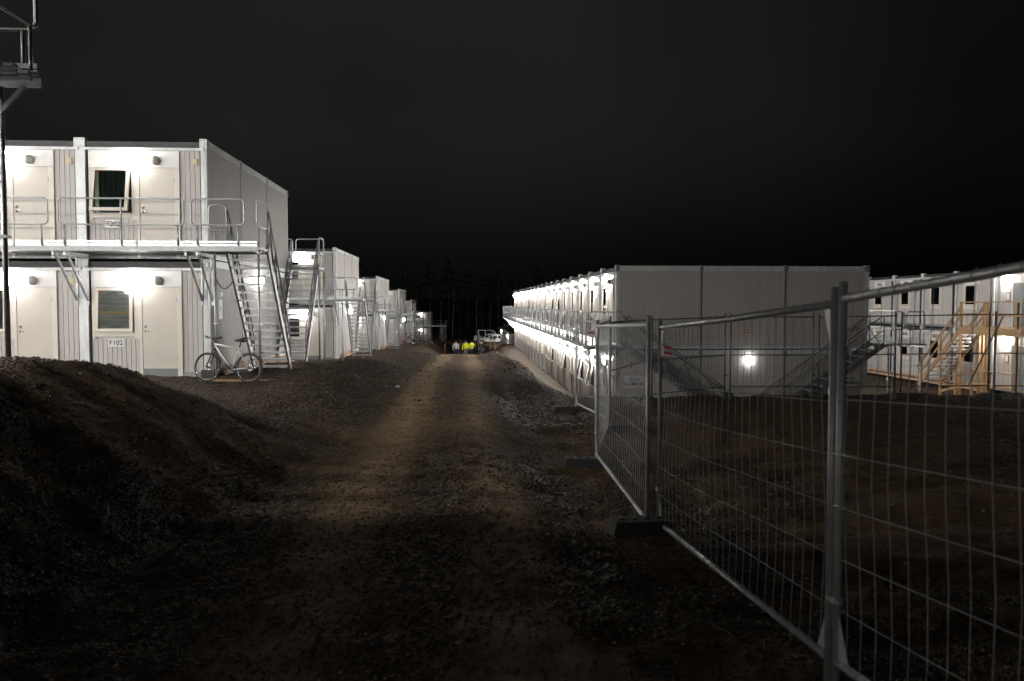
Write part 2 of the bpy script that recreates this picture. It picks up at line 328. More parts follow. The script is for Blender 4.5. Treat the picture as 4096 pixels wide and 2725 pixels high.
def ground_mat():
    m = bpy.data.materials.new('gravel_and_soil'); m.use_nodes = True; t = m.node_tree; b = t.nodes['Principled BSDF']
    geo = t.nodes.new('ShaderNodeNewGeometry'); at = t.nodes.new('ShaderNodeAttribute'); at.attribute_name = 'dirt'
    def noise(sc, det=5):
        n = t.nodes.new('ShaderNodeTexNoise'); n.inputs['Scale'].default_value = sc; n.inputs['Detail'].default_value = det
        t.links.new(geo.outputs['Position'], n.inputs['Vector']); return n
    vo = t.nodes.new('ShaderNodeTexVoronoi'); vo.inputs['Scale'].default_value = 26; t.links.new(geo.outputs['Position'], vo.inputs['Vector'])
    # mask: dirt attribute broken up by noise
    n1 = noise(3.2); n2 = noise(18); n3 = noise(70, 3)
    ad = t.nodes.new('ShaderNodeMath'); ad.operation = 'ADD'; t.links.new(at.outputs['Fac'], ad.inputs[0]); t.links.new(n1.outputs['Fac'], ad.inputs[1])
    mr = t.nodes.new('ShaderNodeMapRange'); mr.inputs['From Min'].default_value = .72; mr.inputs['From Max'].default_value = 1.18; t.links.new(ad.outputs[0], mr.inputs['Value'])
    gr = t.nodes.new('ShaderNodeValToRGB'); e = gr.color_ramp.elements
    e[0].position = 0; e[0].color = (.022, .0165, .0115, 1); e[1].position = 1; e[1].color = (.15, .112, .077, 1)
    x = e.new(.45); x.color = (.055, .04, .0265, 1); x = e.new(.78); x.color = (.09, .061, .036, 1)
    sp = t.nodes.new('ShaderNodeSeparateColor'); t.links.new(vo.outputs['Color'], sp.inputs[0]); t.links.new(sp.outputs[0], gr.inputs['Fac'])
    dr = t.nodes.new('ShaderNodeValToRGB'); e = dr.color_ramp.elements
    e[0].position = .3; e[0].color = (.052, .034, .0175, 1); e[1].position = .7; e[1].color = (.15, .098, .052, 1)
    n5 = noise(7.5, 8); t.links.new(n5.outputs['Fac'], dr.inputs['Fac'])
    tk = t.nodes.new('ShaderNodeAttribute'); tk.attribute_name = 'track'
    tr = t.nodes.new('ShaderNodeValToRGB'); e = tr.color_ramp.elements
    e[0].position = .3; e[0].color = (.17, .115, .062, 1); e[1].position = .7; e[1].color = (.44, .31, .18, 1); t.links.new(n2.outputs['Fac'], tr.inputs['Fac'])
    tm_ = t.nodes.new('ShaderNodeMath'); tm_.operation = 'MULTIPLY'; t.links.new(tk.outputs['Fac'], tm_.inputs[0]); t.links.new(n1.outputs['Fac'], tm_.inputs[1])
    tq = t.nodes.new('ShaderNodeMapRange'); tq.inputs['From Min'].default_value = .12; tq.inputs['From Max'].default_value = .6; t.links.new(tm_.outputs[0], tq.inputs['Value'])
    dm = t.nodes.new('ShaderNodeMix'); dm.data_type = 'RGBA'; t.links.new(tq.outputs[0], dm.inputs[0]); t.links.new(dr.outputs[0], dm.inputs[6]); t.links.new(tr.outputs[0], dm.inputs[7])
    mx = t.nodes.new('ShaderNodeMix'); mx.data_type = 'RGBA'
    t.links.new(mr.outputs[0], mx.inputs[0]); t.links.new(gr.outputs[0], mx.inputs[6]); t.links.new(dm.outputs[2], mx.inputs[7])
    t.links.new(mx.outputs[2], b.inputs['Base Color'])
    rg = t.nodes.new('ShaderNodeMapRange'); rg.inputs['To Min'].default_value = .72; b.inputs['Specular IOR Level'].default_value = .12; rg.inputs['To Max'].default_value = .9; t.links.new(mr.outputs[0], rg.inputs['Value']); t.links.new(rg.outputs[0], b.inputs['Roughness'])
    # bump: stones in gravel, fine grain in soil
    iv = t.nodes.new('ShaderNodeMath'); iv.operation = 'SUBTRACT'; iv.inputs[0].default_value = 1.1; t.links.new(mr.outputs[0], iv.inputs[1])
    h1 = t.nodes.new('ShaderNodeMath'); h1.operation = 'MULTIPLY'; t.links.new(vo.outputs['Distance'], h1.inputs[0]); t.links.new(iv.outputs[0], h1.inputs[1])
    h2 = t.nodes.new('ShaderNodeMath'); h2.operation = 'MULTIPLY_ADD'; h2.inputs[1].default_value = -1.4; t.links.new(h1.outputs[0], h2.inputs[0]); t.links.new(n3.outputs['Fac'], h2.inputs[2])
    bp = t.nodes.new('ShaderNodeBump'); bp.inputs['Strength'].default_value = .8; bp.inputs['Distance'].default_value = .014
    t.links.new(h2.outputs[0], bp.inputs['Height']); t.links.new(bp.outputs[0], b.inputs['Normal'])
    return m
M_ground = ground_mat(); me.materials.append(M_ground)
g_ = ob('ground', me); g_['kind'] = 'structure'; g_['label'] = 'sloping ground of dark gravel with a sandy dirt road running through'; 

def stone_mat():
    m = bpy.data.materials.new('gravel_stone'); m.use_nodes = True; t = m.node_tree; b = t.nodes['Principled BSDF']
    geo = t.nodes.new('ShaderNodeNewGeometry'); r = t.nodes.new('ShaderNodeValToRGB'); e = r.color_ramp.elements
    e[0].position = 0; e[0].color = (.024, .019, .0145, 1); e[1].position = 1; e[1].color = (.34, .28, .21, 1)
    for p, cc in ((.5, (.036, .028, .0205, 1)), (.82, (.06, .042, .026, 1)), (.95, (.115, .078, .048, 1))): e.new(p).color = cc
    t.links.new(geo.outputs['Random Per Island'], r.inputs['Fac']); t.links.new(r.outputs[0], b.inputs['Base Color']); b.inputs['Roughness'].default_value = .62; b.inputs['Specular IOR Level'].default_value = .3
    return m
M_stone = stone_mat()
def stones(name, label, px, py, rad, flat=.62):
    n = len(px); pz = hgt(px, py)
    base = np.array([(1, 0, 0), (.1, 1, .1), (-1, .1, 0), (0, -1, -.1), (.1, .1, 1), (0, 0, -.8)], float)
    tri = np.array([(0, 1, 4), (1, 2, 4), (2, 3, 4), (3, 0, 4), (1, 0, 5), (2, 1, 5), (3, 2, 5), (0, 3, 5)])
    v = base[None] * (1 + .6 * (rng.random((n, 6, 1)) - .5)) + .22 * (rng.random((n, 6, 3)) - .5)
    v *= rad[:, None, None]; v[:, :, 2] *= flat; v[:, :, 0] *= (.8 + .7 * rng.random(n))[:, None]
    a = rng.random(n) * 6.283; tl = (rng.random(n) - .5) * .9
    z = v[:, :, 2] * np.cos(tl)[:, None] + v[:, :, 0] * np.sin(tl)[:, None]; x = v[:, :, 0] * np.cos(tl)[:, None] - v[:, :, 2] * np.sin(tl)[:, None]
    X = x * np.cos(a)[:, None] - v[:, :, 1] * np.sin(a)[:, None]; Y = x * np.sin(a)[:, None] + v[:, :, 1] * np.cos(a)[:, None]
    P = np.stack([X + px[:, None], Y + py[:, None], z + (pz + rad * flat * .3)[:, None]], -1).reshape(-1, 3)
    T = (tri[None] + (np.arange(n) * 6)[:, None, None]).reshape(-1, 3).astype(np.int32)
    me = bpy.data.meshes.new(name); me.vertices.add(len(P)); me.vertices.foreach_set('co', P.ravel()); me.loops.add(T.size); me.loops.foreach_set('vertex_index', T.ravel())
    me.polygons.add(len(T)); me.polygons.foreach_set('loop_start', np.arange(0, T.size, 3, dtype=np.int32)); me.polygons.foreach_set('loop_total', np.full(len(T), 3, np.int32))
    me.update(calc_edges=True); me.materials.append(M_stone); o = ob(name, me); o['kind'] = 'stuff'; tag(o, label, 'gravel'); return o
N = 230000
yy = 2.3 * (26 / 2.3) ** (rng.random(N) ** .85); xx = (-.62 * yy - .8) + rng.random(N) * (1.36 * yy + 1.6)
keep = (rng.random(N) > dirt(xx, yy) * .9 + .02)
xx, yy = xx[keep], yy[keep]
stones('gravel', 'dark loose gravel lying over the near ground', xx, yy, .0045 + .013 * rng.random(len(xx)) ** 2.5 + .004 * (yy / 10).clip(0, 2))
n2 = 5000
yy = 14 + 50 * rng.random(n2) ** 1.3; sd = rng.random(n2) < .55
xx = np.where(sd, 1.9 + rng.normal(0, .55, n2), -2.6 + rng.normal(0, .7, n2))
k = (yy > 25) | (~sd); stones('rubble', 'coarse stones along the shoulders of the dirt road', xx[k], yy[k], .012 + .045 * rng.random(k.sum()) ** 3, .75)

# ------------------------------------------------------------------ container units
UW, UH = 3.0, 2.93
def m_box(*a, mats): return MB().box(*a).mesh('part', mats)
def lampmesh(lit):
    b = MB(); b.lathe([(.12, 0), (.13, .02), (.13, .03)], (0, 0, 0), (0, -1, 0), 12, 0)
    b.lathe([(.13, .031), (.16, .06), (.158, .11), (.12, .155), (.05, .175)], (0, 0, 0), (0, -1, 0), 12, 1)
    return b.mesh('wall_lamp', [M_white, lit])
def boardmesh(w, h):
    b = MB(); g = .006
    b.prism([(g, 0), (w - g, 0), (w - g, h), (g, h)], -.016, 0); return b.mesh('board', M_clad)
def cladmesh(x0, x1, z0, z1, p=.117, d=.016):
    b = MB(); n = max(1, int(round((x1 - x0) / p))); p = (x1 - x0) / n
    b.box(x0, x1, 0, .02, z0, z1, 1)
    for i in range(n): b.box(x0 + i * p + .006, x0 + (i + 1) * p - .006, -d, -.001, z0 + .001, z1 - .001)
    return b.mesh('cladding', [M_clad, M_dark])
WX0, WX1, DX0, DX1, FX0, FX1 = .28, 1.18, 1.40, 2.23, .19, 2.36
def unit_meshes(depth):
    K = {}
    def sh():
        b = MB()
        b.box(.03, UW - .03, .09, depth - .02, .05, 2.80)             # body
        return b.mesh('container_unit', M_clad)
    K['shell'] = cached(('shell', depth), sh)
    K['roof'] = cached(('roof', depth), lambda: MB().box(.02, UW - .02, .05, depth, 2.802, 2.84).mesh('roof', M_dark))
    def post():
        b = MB(); b.box(0, .115, 0, .10, .02, 2.68); b.box(.118, .15, .035, .10, .02, 2.66, 1); return b.mesh('corner_post', [M_post, M_black])
    K['post'] = cached('post', post)
    def post2():
        b = MB(); b.box(-.115, 0, 0, .10, .02, 2.68); b.box(-.15, -.118, .035, .10, .02, 2.66, 1); return b.mesh('corner_post', [M_post, M_black])
    K['post2'] = cached('post2', post2)
    def block():
        b = MB(); b.box(-.005, .13, -.02, .14, 2.685, 2.915)
        for x in (.03, .095):
            for z in (2.72, 2.88): b.lathe([(.012, 0), (.012, .006)], (x, -.021, z), (0, -1, 0), 6, 1)
        return b.mesh('corner_block', [M_post, M_galvd])
    K['block'] = cached('block', block)
    K['top'] = cached('top', lambda: MB().box(.13, UW - .13, .02, .09, 2.70, 2.838).mesh('top_beam', M_dark))
    def gut():
        b = MB(); b.box(.02, UW - .02, -.055, .088, 2.655, 2.682); b.box(.02, UW - .02, -.055, -.045, 2.62, 2.654); return b.mesh('gutter', M_post)
    K['gutter'] = cached('gutter', gut)
    K['bottom'] = cached('bottom', lambda: MB().box(.116, UW - .116, .03, .088, -.02, .10).mesh('bottom_beam', M_galvd))
    def fas():
        b = MB(); b.box(FX0, FX1, .02, .05, 2.215, 2.615)
        for x in (FX0 + .04, FX1 - .04):
            for z in (2.25, 2.58): b.lathe([(.009, 0), (.007, .006)], (x, .02, z), (0, -1, 0), 6, 1)
        return b.mesh('fascia', [M_white, M_galvd])
    K['fascia'] = cached('fascia', fas)
    K['lamp'] = cached('lamp', lambda: lampmesh(M_lamp)); K['lampstrong'] = cached('lampstrong', lambda: lampmesh(M_strong)); K['lampbright'] = cached('lampbright', lambda: lampmesh(M_bright)); K['lampoff'] = cached('lampoff', lambda: lampmesh(M_off)); K['lampdim'] = cached('lampdim', lambda: lampmesh(M_glow))
    K['vent'] = cached('vent', lambda: MB().lathe([(.09, 0), (.11, .02), (.115, .07), (.09, .12), (.04, .14)], (0, 0, 0), (0, -1, 0), 14).mesh('vent_hood', M_vent))
    def gri():
        b = MB(); b.box(-.075, .075, 0, .02, -.075, .075)
        for i in range(6): b.box(-.05, .055, -.008, -.001, -.06 + i * .021, -.05 + i * .021)
        return b.mesh('air_grille', M_beige)
    K['grille'] = cached('grille', gri)
    def trim():
        b = MB(); y0, y1 = .028, .05
        b.box(FX0, WX0 - .02, y0, y1, .93, 2.21); b.box(WX1 + .02, DX0 - .075, y0, y1, .93, 2.21); b.box(WX0 - .02, WX1 + .02, y0 + .004, y1, .99, 1.075)
        return b.mesh('window_trim', M_trim)
    K['wtrim'] = cached('wtrim', trim)
    K['sill'] = cached('sill', lambda: MB().prism([(WX0 - .02, 1.078), (WX1 + .02, 1.078), (WX1 + .02, 1.10), (WX0 - .02, 1.10)], -.015, .05).mesh('window_sill', M_trim))
    def sash():
        b = MB(); w, h, f = WX1 - WX0, 1.09, .075
        b.box(0, w, -.03, .03, -f, 0); b.box(0, w, -.03, .03, -h, -h + f); b.box(0, f, -.03, .03, -h + f, -f); b.box(w - f, w, -.03, .03, -h + f, -f)
        return b.mesh('window_sash', M_trim)
    K['sash'] = cached('sash', sash)
    K['pane'] = cached('pane', lambda: MB().box(.074, WX1 - WX0 - .074, -.004, .004, -1.016, -.074).mesh('window_pane', M_glass))
    def room_sheet():
        b = MB(); b.box(WX0, WX1, .086, .0895, 1.10, 2.21); return b.mesh('unlit_room_sheet', M_black)  # flat black sheet stands for the unlit room behind the glass
    K['room_sheet'] = cached('room_sheet', room_sheet)
    def curtain():
        b = MB(); n = 22; w = WX1 - WX0 - .06
        for i in range(n):
            x0 = WX0 + .03 + w * i / n; x1 = WX0 + .03 + w * (i + 1) / n; ya = .066 + .012 * math.sin(i * 1.9); yb = .066 + .012 * math.sin((i + 1) * 1.9)
            b.quad([(x0, ya, 1.11), (x1, yb, 1.11), (x1, yb, 2.2), (x0, ya, 2.2)], 0, True)
        return b.mesh('curtain', M_curt)
    K['curtain'] = cached('curtain', curtain)
    K['pale'] = cached('pale', lambda: MB().box(WX0 + .05, WX0 + .14, .03, .04, 1.12, 2.19).mesh('curtain', M_curtl))  # pale colour stands for the lit strip beside the dark curtain
    K['door'] = cached('door', lambda: MB().box(DX0, DX1, .03, .07, .19, 2.205).mesh('door', M_door))
    def dtrim():
        b = MB(); b.box(DX0 - .07, DX0 - .006, .015, .05, .0, 2.21); b.box(DX1 + .006, FX1, .015, .05, .0, 2.21); return b.mesh('door_trim', M_trim)
    K['dtrim'] = cached('dtrim', dtrim)
    K['thr'] = cached('thr', lambda: MB().box(DX0 - .004, DX1 + .004, .012, .06, .005, .185).mesh('threshold', M_grey))
    def hand():
        b = MB(); b.lathe([(.026, 0), (.026, .012)], (DX0 + .07, .03, 1.12), (0, -1, 0), 8); b.tube([(DX0 + .07, .02, 1.12), (DX0 + .07, -.03, 1.12), (DX0 + .19, -.032, 1.12)], .010, 6)
        return b.mesh('door_handle', M_chrome)
    K['handle'] = cached('handle', hand); K['lock'] = cached('lock', lambda: MB().lathe([(.035, 0), (.032, .02)], (DX0 + .07, .03, 1.235), (0, -1, 0), 8).mesh('door_lock', M_galvd))
    K['hinge'] = cached('hinge', lambda: MB().box(DX1 - .012, DX1 + .012, .008, .03, -.06, .06).mesh('hinge', M_galv))
    K['sticker'] = cached('sticker', lambda: MB().box(0, .05, -.001, .001, -.05, 0).mesh('sticker', M_red))
    K['sheet'] = cached('sheet', lambda: MB().box(WX0 + .06, WX1 - .06, .03, .034, 1.16, 2.15).mesh('plastic_sheet', M_plast))
    K['tape'] = cached('tape', lambda: MB().box(WX0 + .07, WX1 - .07, .027, .0295, 1.56, 1.61).mesh('tape', M_yel))
    K['cladL'] = cached('cladL', lambda: cladmesh(.15, FX0 - .001, .10, 2.62, .1)); K['cladW'] = cached('cladW', lambda: cladmesh(FX0, DX0 - .075, .10, .925))
    K['cladR'] = cached('cladR', lambda: cladmesh(FX1 + .004, UW - .155, .10, 2.62))
    K['cladT'] = cached('cladT', lambda: cladmesh(.155, UW - .155, .10, 2.62))
    return K

def plate(parent, txt, x, z, y=.01, w=.40, h=.18):
    p = ob('number_plate', cached(('plate', w, h), lambda: MB().box(-w / 2, w / 2, -.004, .004, -h / 2, h / 2).mesh('number_plate', M_sign)), parent, (x, y, z))
    ob('lettering', TX[txt], parent, (x, y - .006, z), (R(90), 0, 0))

def unit(parent, x, y, z, rz=0, depth=9.0, detail=2, tilt=3.0, lamp='lamp', sign=None, boards=False, pale=False, sheet=False, ends=(False, False)):
    K = unit_meshes(depth); u = ob('container_unit', K['shell'], parent, (x, y, z), (0, 0, rz))
    P = lambda n, k, loc=(0, 0, 0), rot=(0, 0, 0): ob(n, K[k], u, loc, rot)
    P('roof', 'roof'); P('corner_post', 'post'); P('corner_post', 'post2', (UW, 0, 0)); P('corner_block', 'block'); P('corner_block', 'block', (UW - .125, 0, 0))
    P('top_beam', 'top'); P('gutter', 'gutter'); P('bottom_beam', 'bottom'); P('fascia', 'fascia')
    P('wall_lamp', lamp, (1.26, .018, 2.42))
    if detail >= 1:
        P('vent_hood', 'vent', (1.81, .018, 2.37)); P('air_grille', 'grille', (2.72, .03, 2.36))
        P('window_trim', 'wtrim'); P('window_sill', 'sill'); P('unlit_room_sheet', 'room_sheet')
        s = P('window_sash', 'sash', (WX0, .02, 2.20), (-R(tilt), 0, 0)); P('window_pane', 'pane', (WX0, .02, 2.20), (-R(tilt), 0, 0))
        if sheet: P('plastic_sheet', 'sheet'); P('tape', 'tape')
        else: P('curtain', 'curtain')
        if pale: P('curtain', 'pale')
        P('door', 'door'); P('door_trim', 'dtrim'); P('threshold', 'thr'); P('door_handle', 'handle'); P('door_lock', 'lock')
        if detail >= 2:
            for q in (.45, 1.9): P('hinge', 'hinge', (0, 0, q))
            st = ob('sticker', K['sticker'], u, (WX0 + .09, .02, 2.20), (-R(tilt), 0, 0)); st.location = (WX0 + .085, .02 - .012 - math.sin(R(tilt)) * .09, 2.20 - .085)
        if boards:
            def row(x0, x1, z0, z1):
                n = max(1, int(round((x1 - x0) / .117))); w = (x1 - x0) / n
                bm = cached(('board', round(w, 4), round(z1 - z0, 3)), lambda: boardmesh(w, z1 - z0))
                for i in range(n): ob('board', bm, u, (x0 + i * w, .085, z0))
            row(.152, FX0 + .001, .10, 2.62) if False else None
            row(FX0, DX0 - .075, .10, .925); row(FX1 + .004, UW - .155, .10, 2.62)
        else:
            P('cladding', 'cladW', (0, .065, 0)); P('cladding', 'cladR', (0, .065, 0))
    else:
        P('cladding', 'cladT', (0, .065, 0))
    if sign: plate(u, sign, .74, .83, .055)
    return u

def end_wall(parent, x, z, depth=9.0, boards=False, post=True, nsec=3):
    """side wall at local +x: cladding, roof edge beam, section posts, base"""
    e = ob('end_wall', cached(('ew', depth), lambda: MB().box(-.035, -.002, .10, depth - .1, .06, 2.70).mesh('end_wall', M_grey)), parent, (x, 0, z))  # grey backing, darker than the boards, deepens the shade in their gaps
    def rb():
        b = MB(); b.box(-.02, .035, .14, depth - .14, 2.71, 2.86); b.box(-.02, .045, .14, depth - .14, 2.862, 2.885); b.box(-.02, .02, .14, depth - .14, -.01, .11); return b.mesh('side_beam', M_post)
    ob('side_beam', cached(('sb', depth), rb), e)
    n = int(round((depth - .2) / .117)); p = (depth - .2) / n
    if boards:
        bm = MB().box(.0, .012, .004, p - .004, .12, 2.70).mesh('board', M_clad)
        for i in range(n): ob('board', bm, e, (0, .1 + i * p, 0))
    else:
        def cl():
            b = MB()
            for i in range(n): b.box(0, .016, .1 + i * p + .008, .1 + (i + 1) * p - .008, .12, 2.70)
            return b.mesh('cladding', M_clad)
        ob('cladding', cached(('ecl', depth), cl), e)
    for i in range(nsec + 1):
        y = depth * i / nsec
        w = .12 if i in (0, nsec) else .045
        y0 = min(max(y - w / 2, 0.0), depth - w)
        ob('joint_post', cached(('jp', w), lambda: MB().box(-.03, .024, 0, w, .02, 2.70).mesh('joint_post', M_post if w > .1 else M_galvd)), e, (0, y0, 0))
        b0 = min(max(y - .07, -.02), depth - .12)
        ob('corner_block', cached('eblock', lambda: MB().box(-.03, .05, 0, .14, 2.69, 2.91).box(.05, .06, .05, .09, 2.74, 2.84, 1).mesh('corner_block', [M_galv, M_galvd])), e, (0, b0, 0))
    return e

def stair(label, loc, rz, drop, run, width, n, dirn=1, group=None):
    """top at local origin, x 0..width, descends along +y*dirn"""
    t = thing('steel_stair', label, 'stair', loc, rz, group); sl = math.hypot(drop, run); d = dirn
    def trd():
        b = MB(); b.box(.03, width - .03, -.12, .12, -.012, 0); b.box(.03, width - .03, -.12, -.105, -.045, -.012); b.box(.03, width - .03, .105, .12, -.045, -.012)
        for i in range(16): b.box(.04 + (width - .1) * i / 15, .06 + (width - .1) * i / 15, -.117, .117, .0, .012)
        return b.mesh('tread', M_galv)
    tm = cached(('tread', width), trd)
    for i in range(n):
        k = (i + 1) / (n + .6); ob('tread', tm, t, (0, d * run * k, -drop * k))
    for x in (.0, width):
        b = MB(); b.beam((x, -.02 * d, .0), (x, d * run, -drop), .05, .17); b.beam((x, d * run - .06, -drop + .02), (x, d * run + .06, -drop + .02), .12, .02)
        ob('stringer', b.mesh('stringer', M_galvd), t)
        b = MB(); h1, h2 = .98, .5
        b.tube([(x, 0, .05), (x, 0, h1 - .05), (x, d * .05, h1), (x, d * run * .93, -drop * .93 + h1), (x, d * run * .985, -drop * .985 + h1 - .14), (x, d * run * .97, -drop * .97 + .05)], .021, 6)
        b.tube([(x, 0, h2), (x, d * run * .95, -drop * .95 + h2)], .016, 6)
        m = 5
        for i in range(m):
            k0 = (i + .12) / m; k1 = (i + .62) / m; k2 = (i + 1.12) / m
            b.tube([(x, d * run * k0, -drop * k0 + .05), (x, d * run * k1, -drop * k1 + h1)], .015, 5)
            if k2 < 1: b.tube([(x, d * run * k1, -drop * k1 + h1), (x, d * run * k2, -drop * k2 + .05)], .015, 5)
        ob('handrail', b.mesh('handrail', M_galvd), t)
    return t

def rail(parent, p0, p1, legs=2, h=1.1, low=.50, m=None):
    p0 = Vector(p0); p1 = Vector(p1); L = (p1 - p0).length; a = math.atan2(p1.y - p0.y, p1.x - p0.x)
    def mk():
        b = MB(); b.tube(rrect(0, L, low, h, .1), .021, 7, closed=True)
        for i in range(legs):
            x = .14 + (L - .28) * i / max(1, legs - 1); b.tube([(x, 0, 0), (x, 0, low)], .021, 7); b.box(x - .04, x + .04, -.04, .04, -.01, .012)
            if 0 < i < legs - 1: b.tube([(x, 0, low), (x, 0, h)], .018, 6)
        return b.mesh('guard_rail', m or M_galv)
    return ob('guard_rail', cached(('rail', round(L, 2), legs, h, low, bool(m)), mk), parent, p0, (0, 0, a))

def bracket(parent, x, y, z, d=1):
    def mk():
        b = MB()
        for s in (-.13, .13):
            b.beam((s, 0, -.03), (s, -1.15 * d, -.03), .05, .09); b.beam((s, -1.0 * d, -.07), (s, -.02 * d, -1.12), .045, .045); b.beam((s, -.02 * d, -.05), (s, -.02 * d, -1.25), .05, .03)
        return b.mesh('bracket', M_galv)
    return ob('bracket', cached(('bracket', d), mk), parent, (x, y, z))

def walkway(label, loc, rz, x0, x1, deck, y0=-1.2, y1=-.02, rails=(), ends=(), brackets=(), poles=(), group=None, side=-1, dmat=None):
    """side -1: rails on the y0 edge; +1: on the y1 edge"""
    t = thing('steel_walkway', label, 'walkway', loc, rz, group)
    n = max(1, int(round((x1 - x0) / 3.0))); L = (x1 - x0) / n
    def dm():
        b = MB(); w = y1 - y0; k = 4
        for i in range(k):
            b.box(.01, L - .01, w * i / k + .008, w * (i + (.4 if dmat else 1)) / k - .008, -.05 if not dmat else -.03, 0)
            b.box(.01, L - .01, w * i / k + .05, w * i / k + .09, -.09, -.051)
        b.box(0, L, -.02, .02, -.11, -.006, 1); b.box(0, L, w - .02, w + .02, -.11, -.006, 1)
        return b.mesh('deck_panel', [dmat or M_alu, dmat or M_galvd])
    m = cached(('deck', round(L, 3), round(y1 - y0, 3), bool(dmat)), dm)
    for i in range(n): ob('deck_panel', m, t, (x0 + i * L, y0, deck))
    ey = y0 if side < 0 else y1
    tb = cached(('toe', round(L, 3), bool(dmat)), lambda: MB().box(.03, L - .03, -.012, .012, .012, .065).box(.03, L - .03, -.012, .012, .085, .135).mesh('toe_board', M_galvd if dmat else M_alu))
    for i in range(n): ob('toe_board', tb, t, (x0 + i * L, ey + .03 * (-side), deck))
    for a, b in rails: rail(t, (a, ey, deck), (b, ey, deck), 2 if b - a < 1.6 else 3, m=M_fenced if dmat else None)
    for (xa, ya, xb, yb) in ends: rail(t, (xa, ya, deck), (xb, yb, deck), 2, m=M_fenced if dmat else None)
    for x in brackets: bracket(t, x, 0 if side < 0 else y0, deck - .13, 1 if side < 0 else -1)
    for (x, y, h) in poles:
        ob('support_post', cached(('pole', round(h, 2)), lambda: MB().tube([(0, 0, -.03), (0, 0, -h)], .03, 8).box(-.08, .08, -.08, .08, -h - .012, -h).box(-.045, .045, -.045, .045, -h * .55, -h * .55 + .03).mesh('support_post', M_galv)), t, (x, y, deck - .1))
    return t

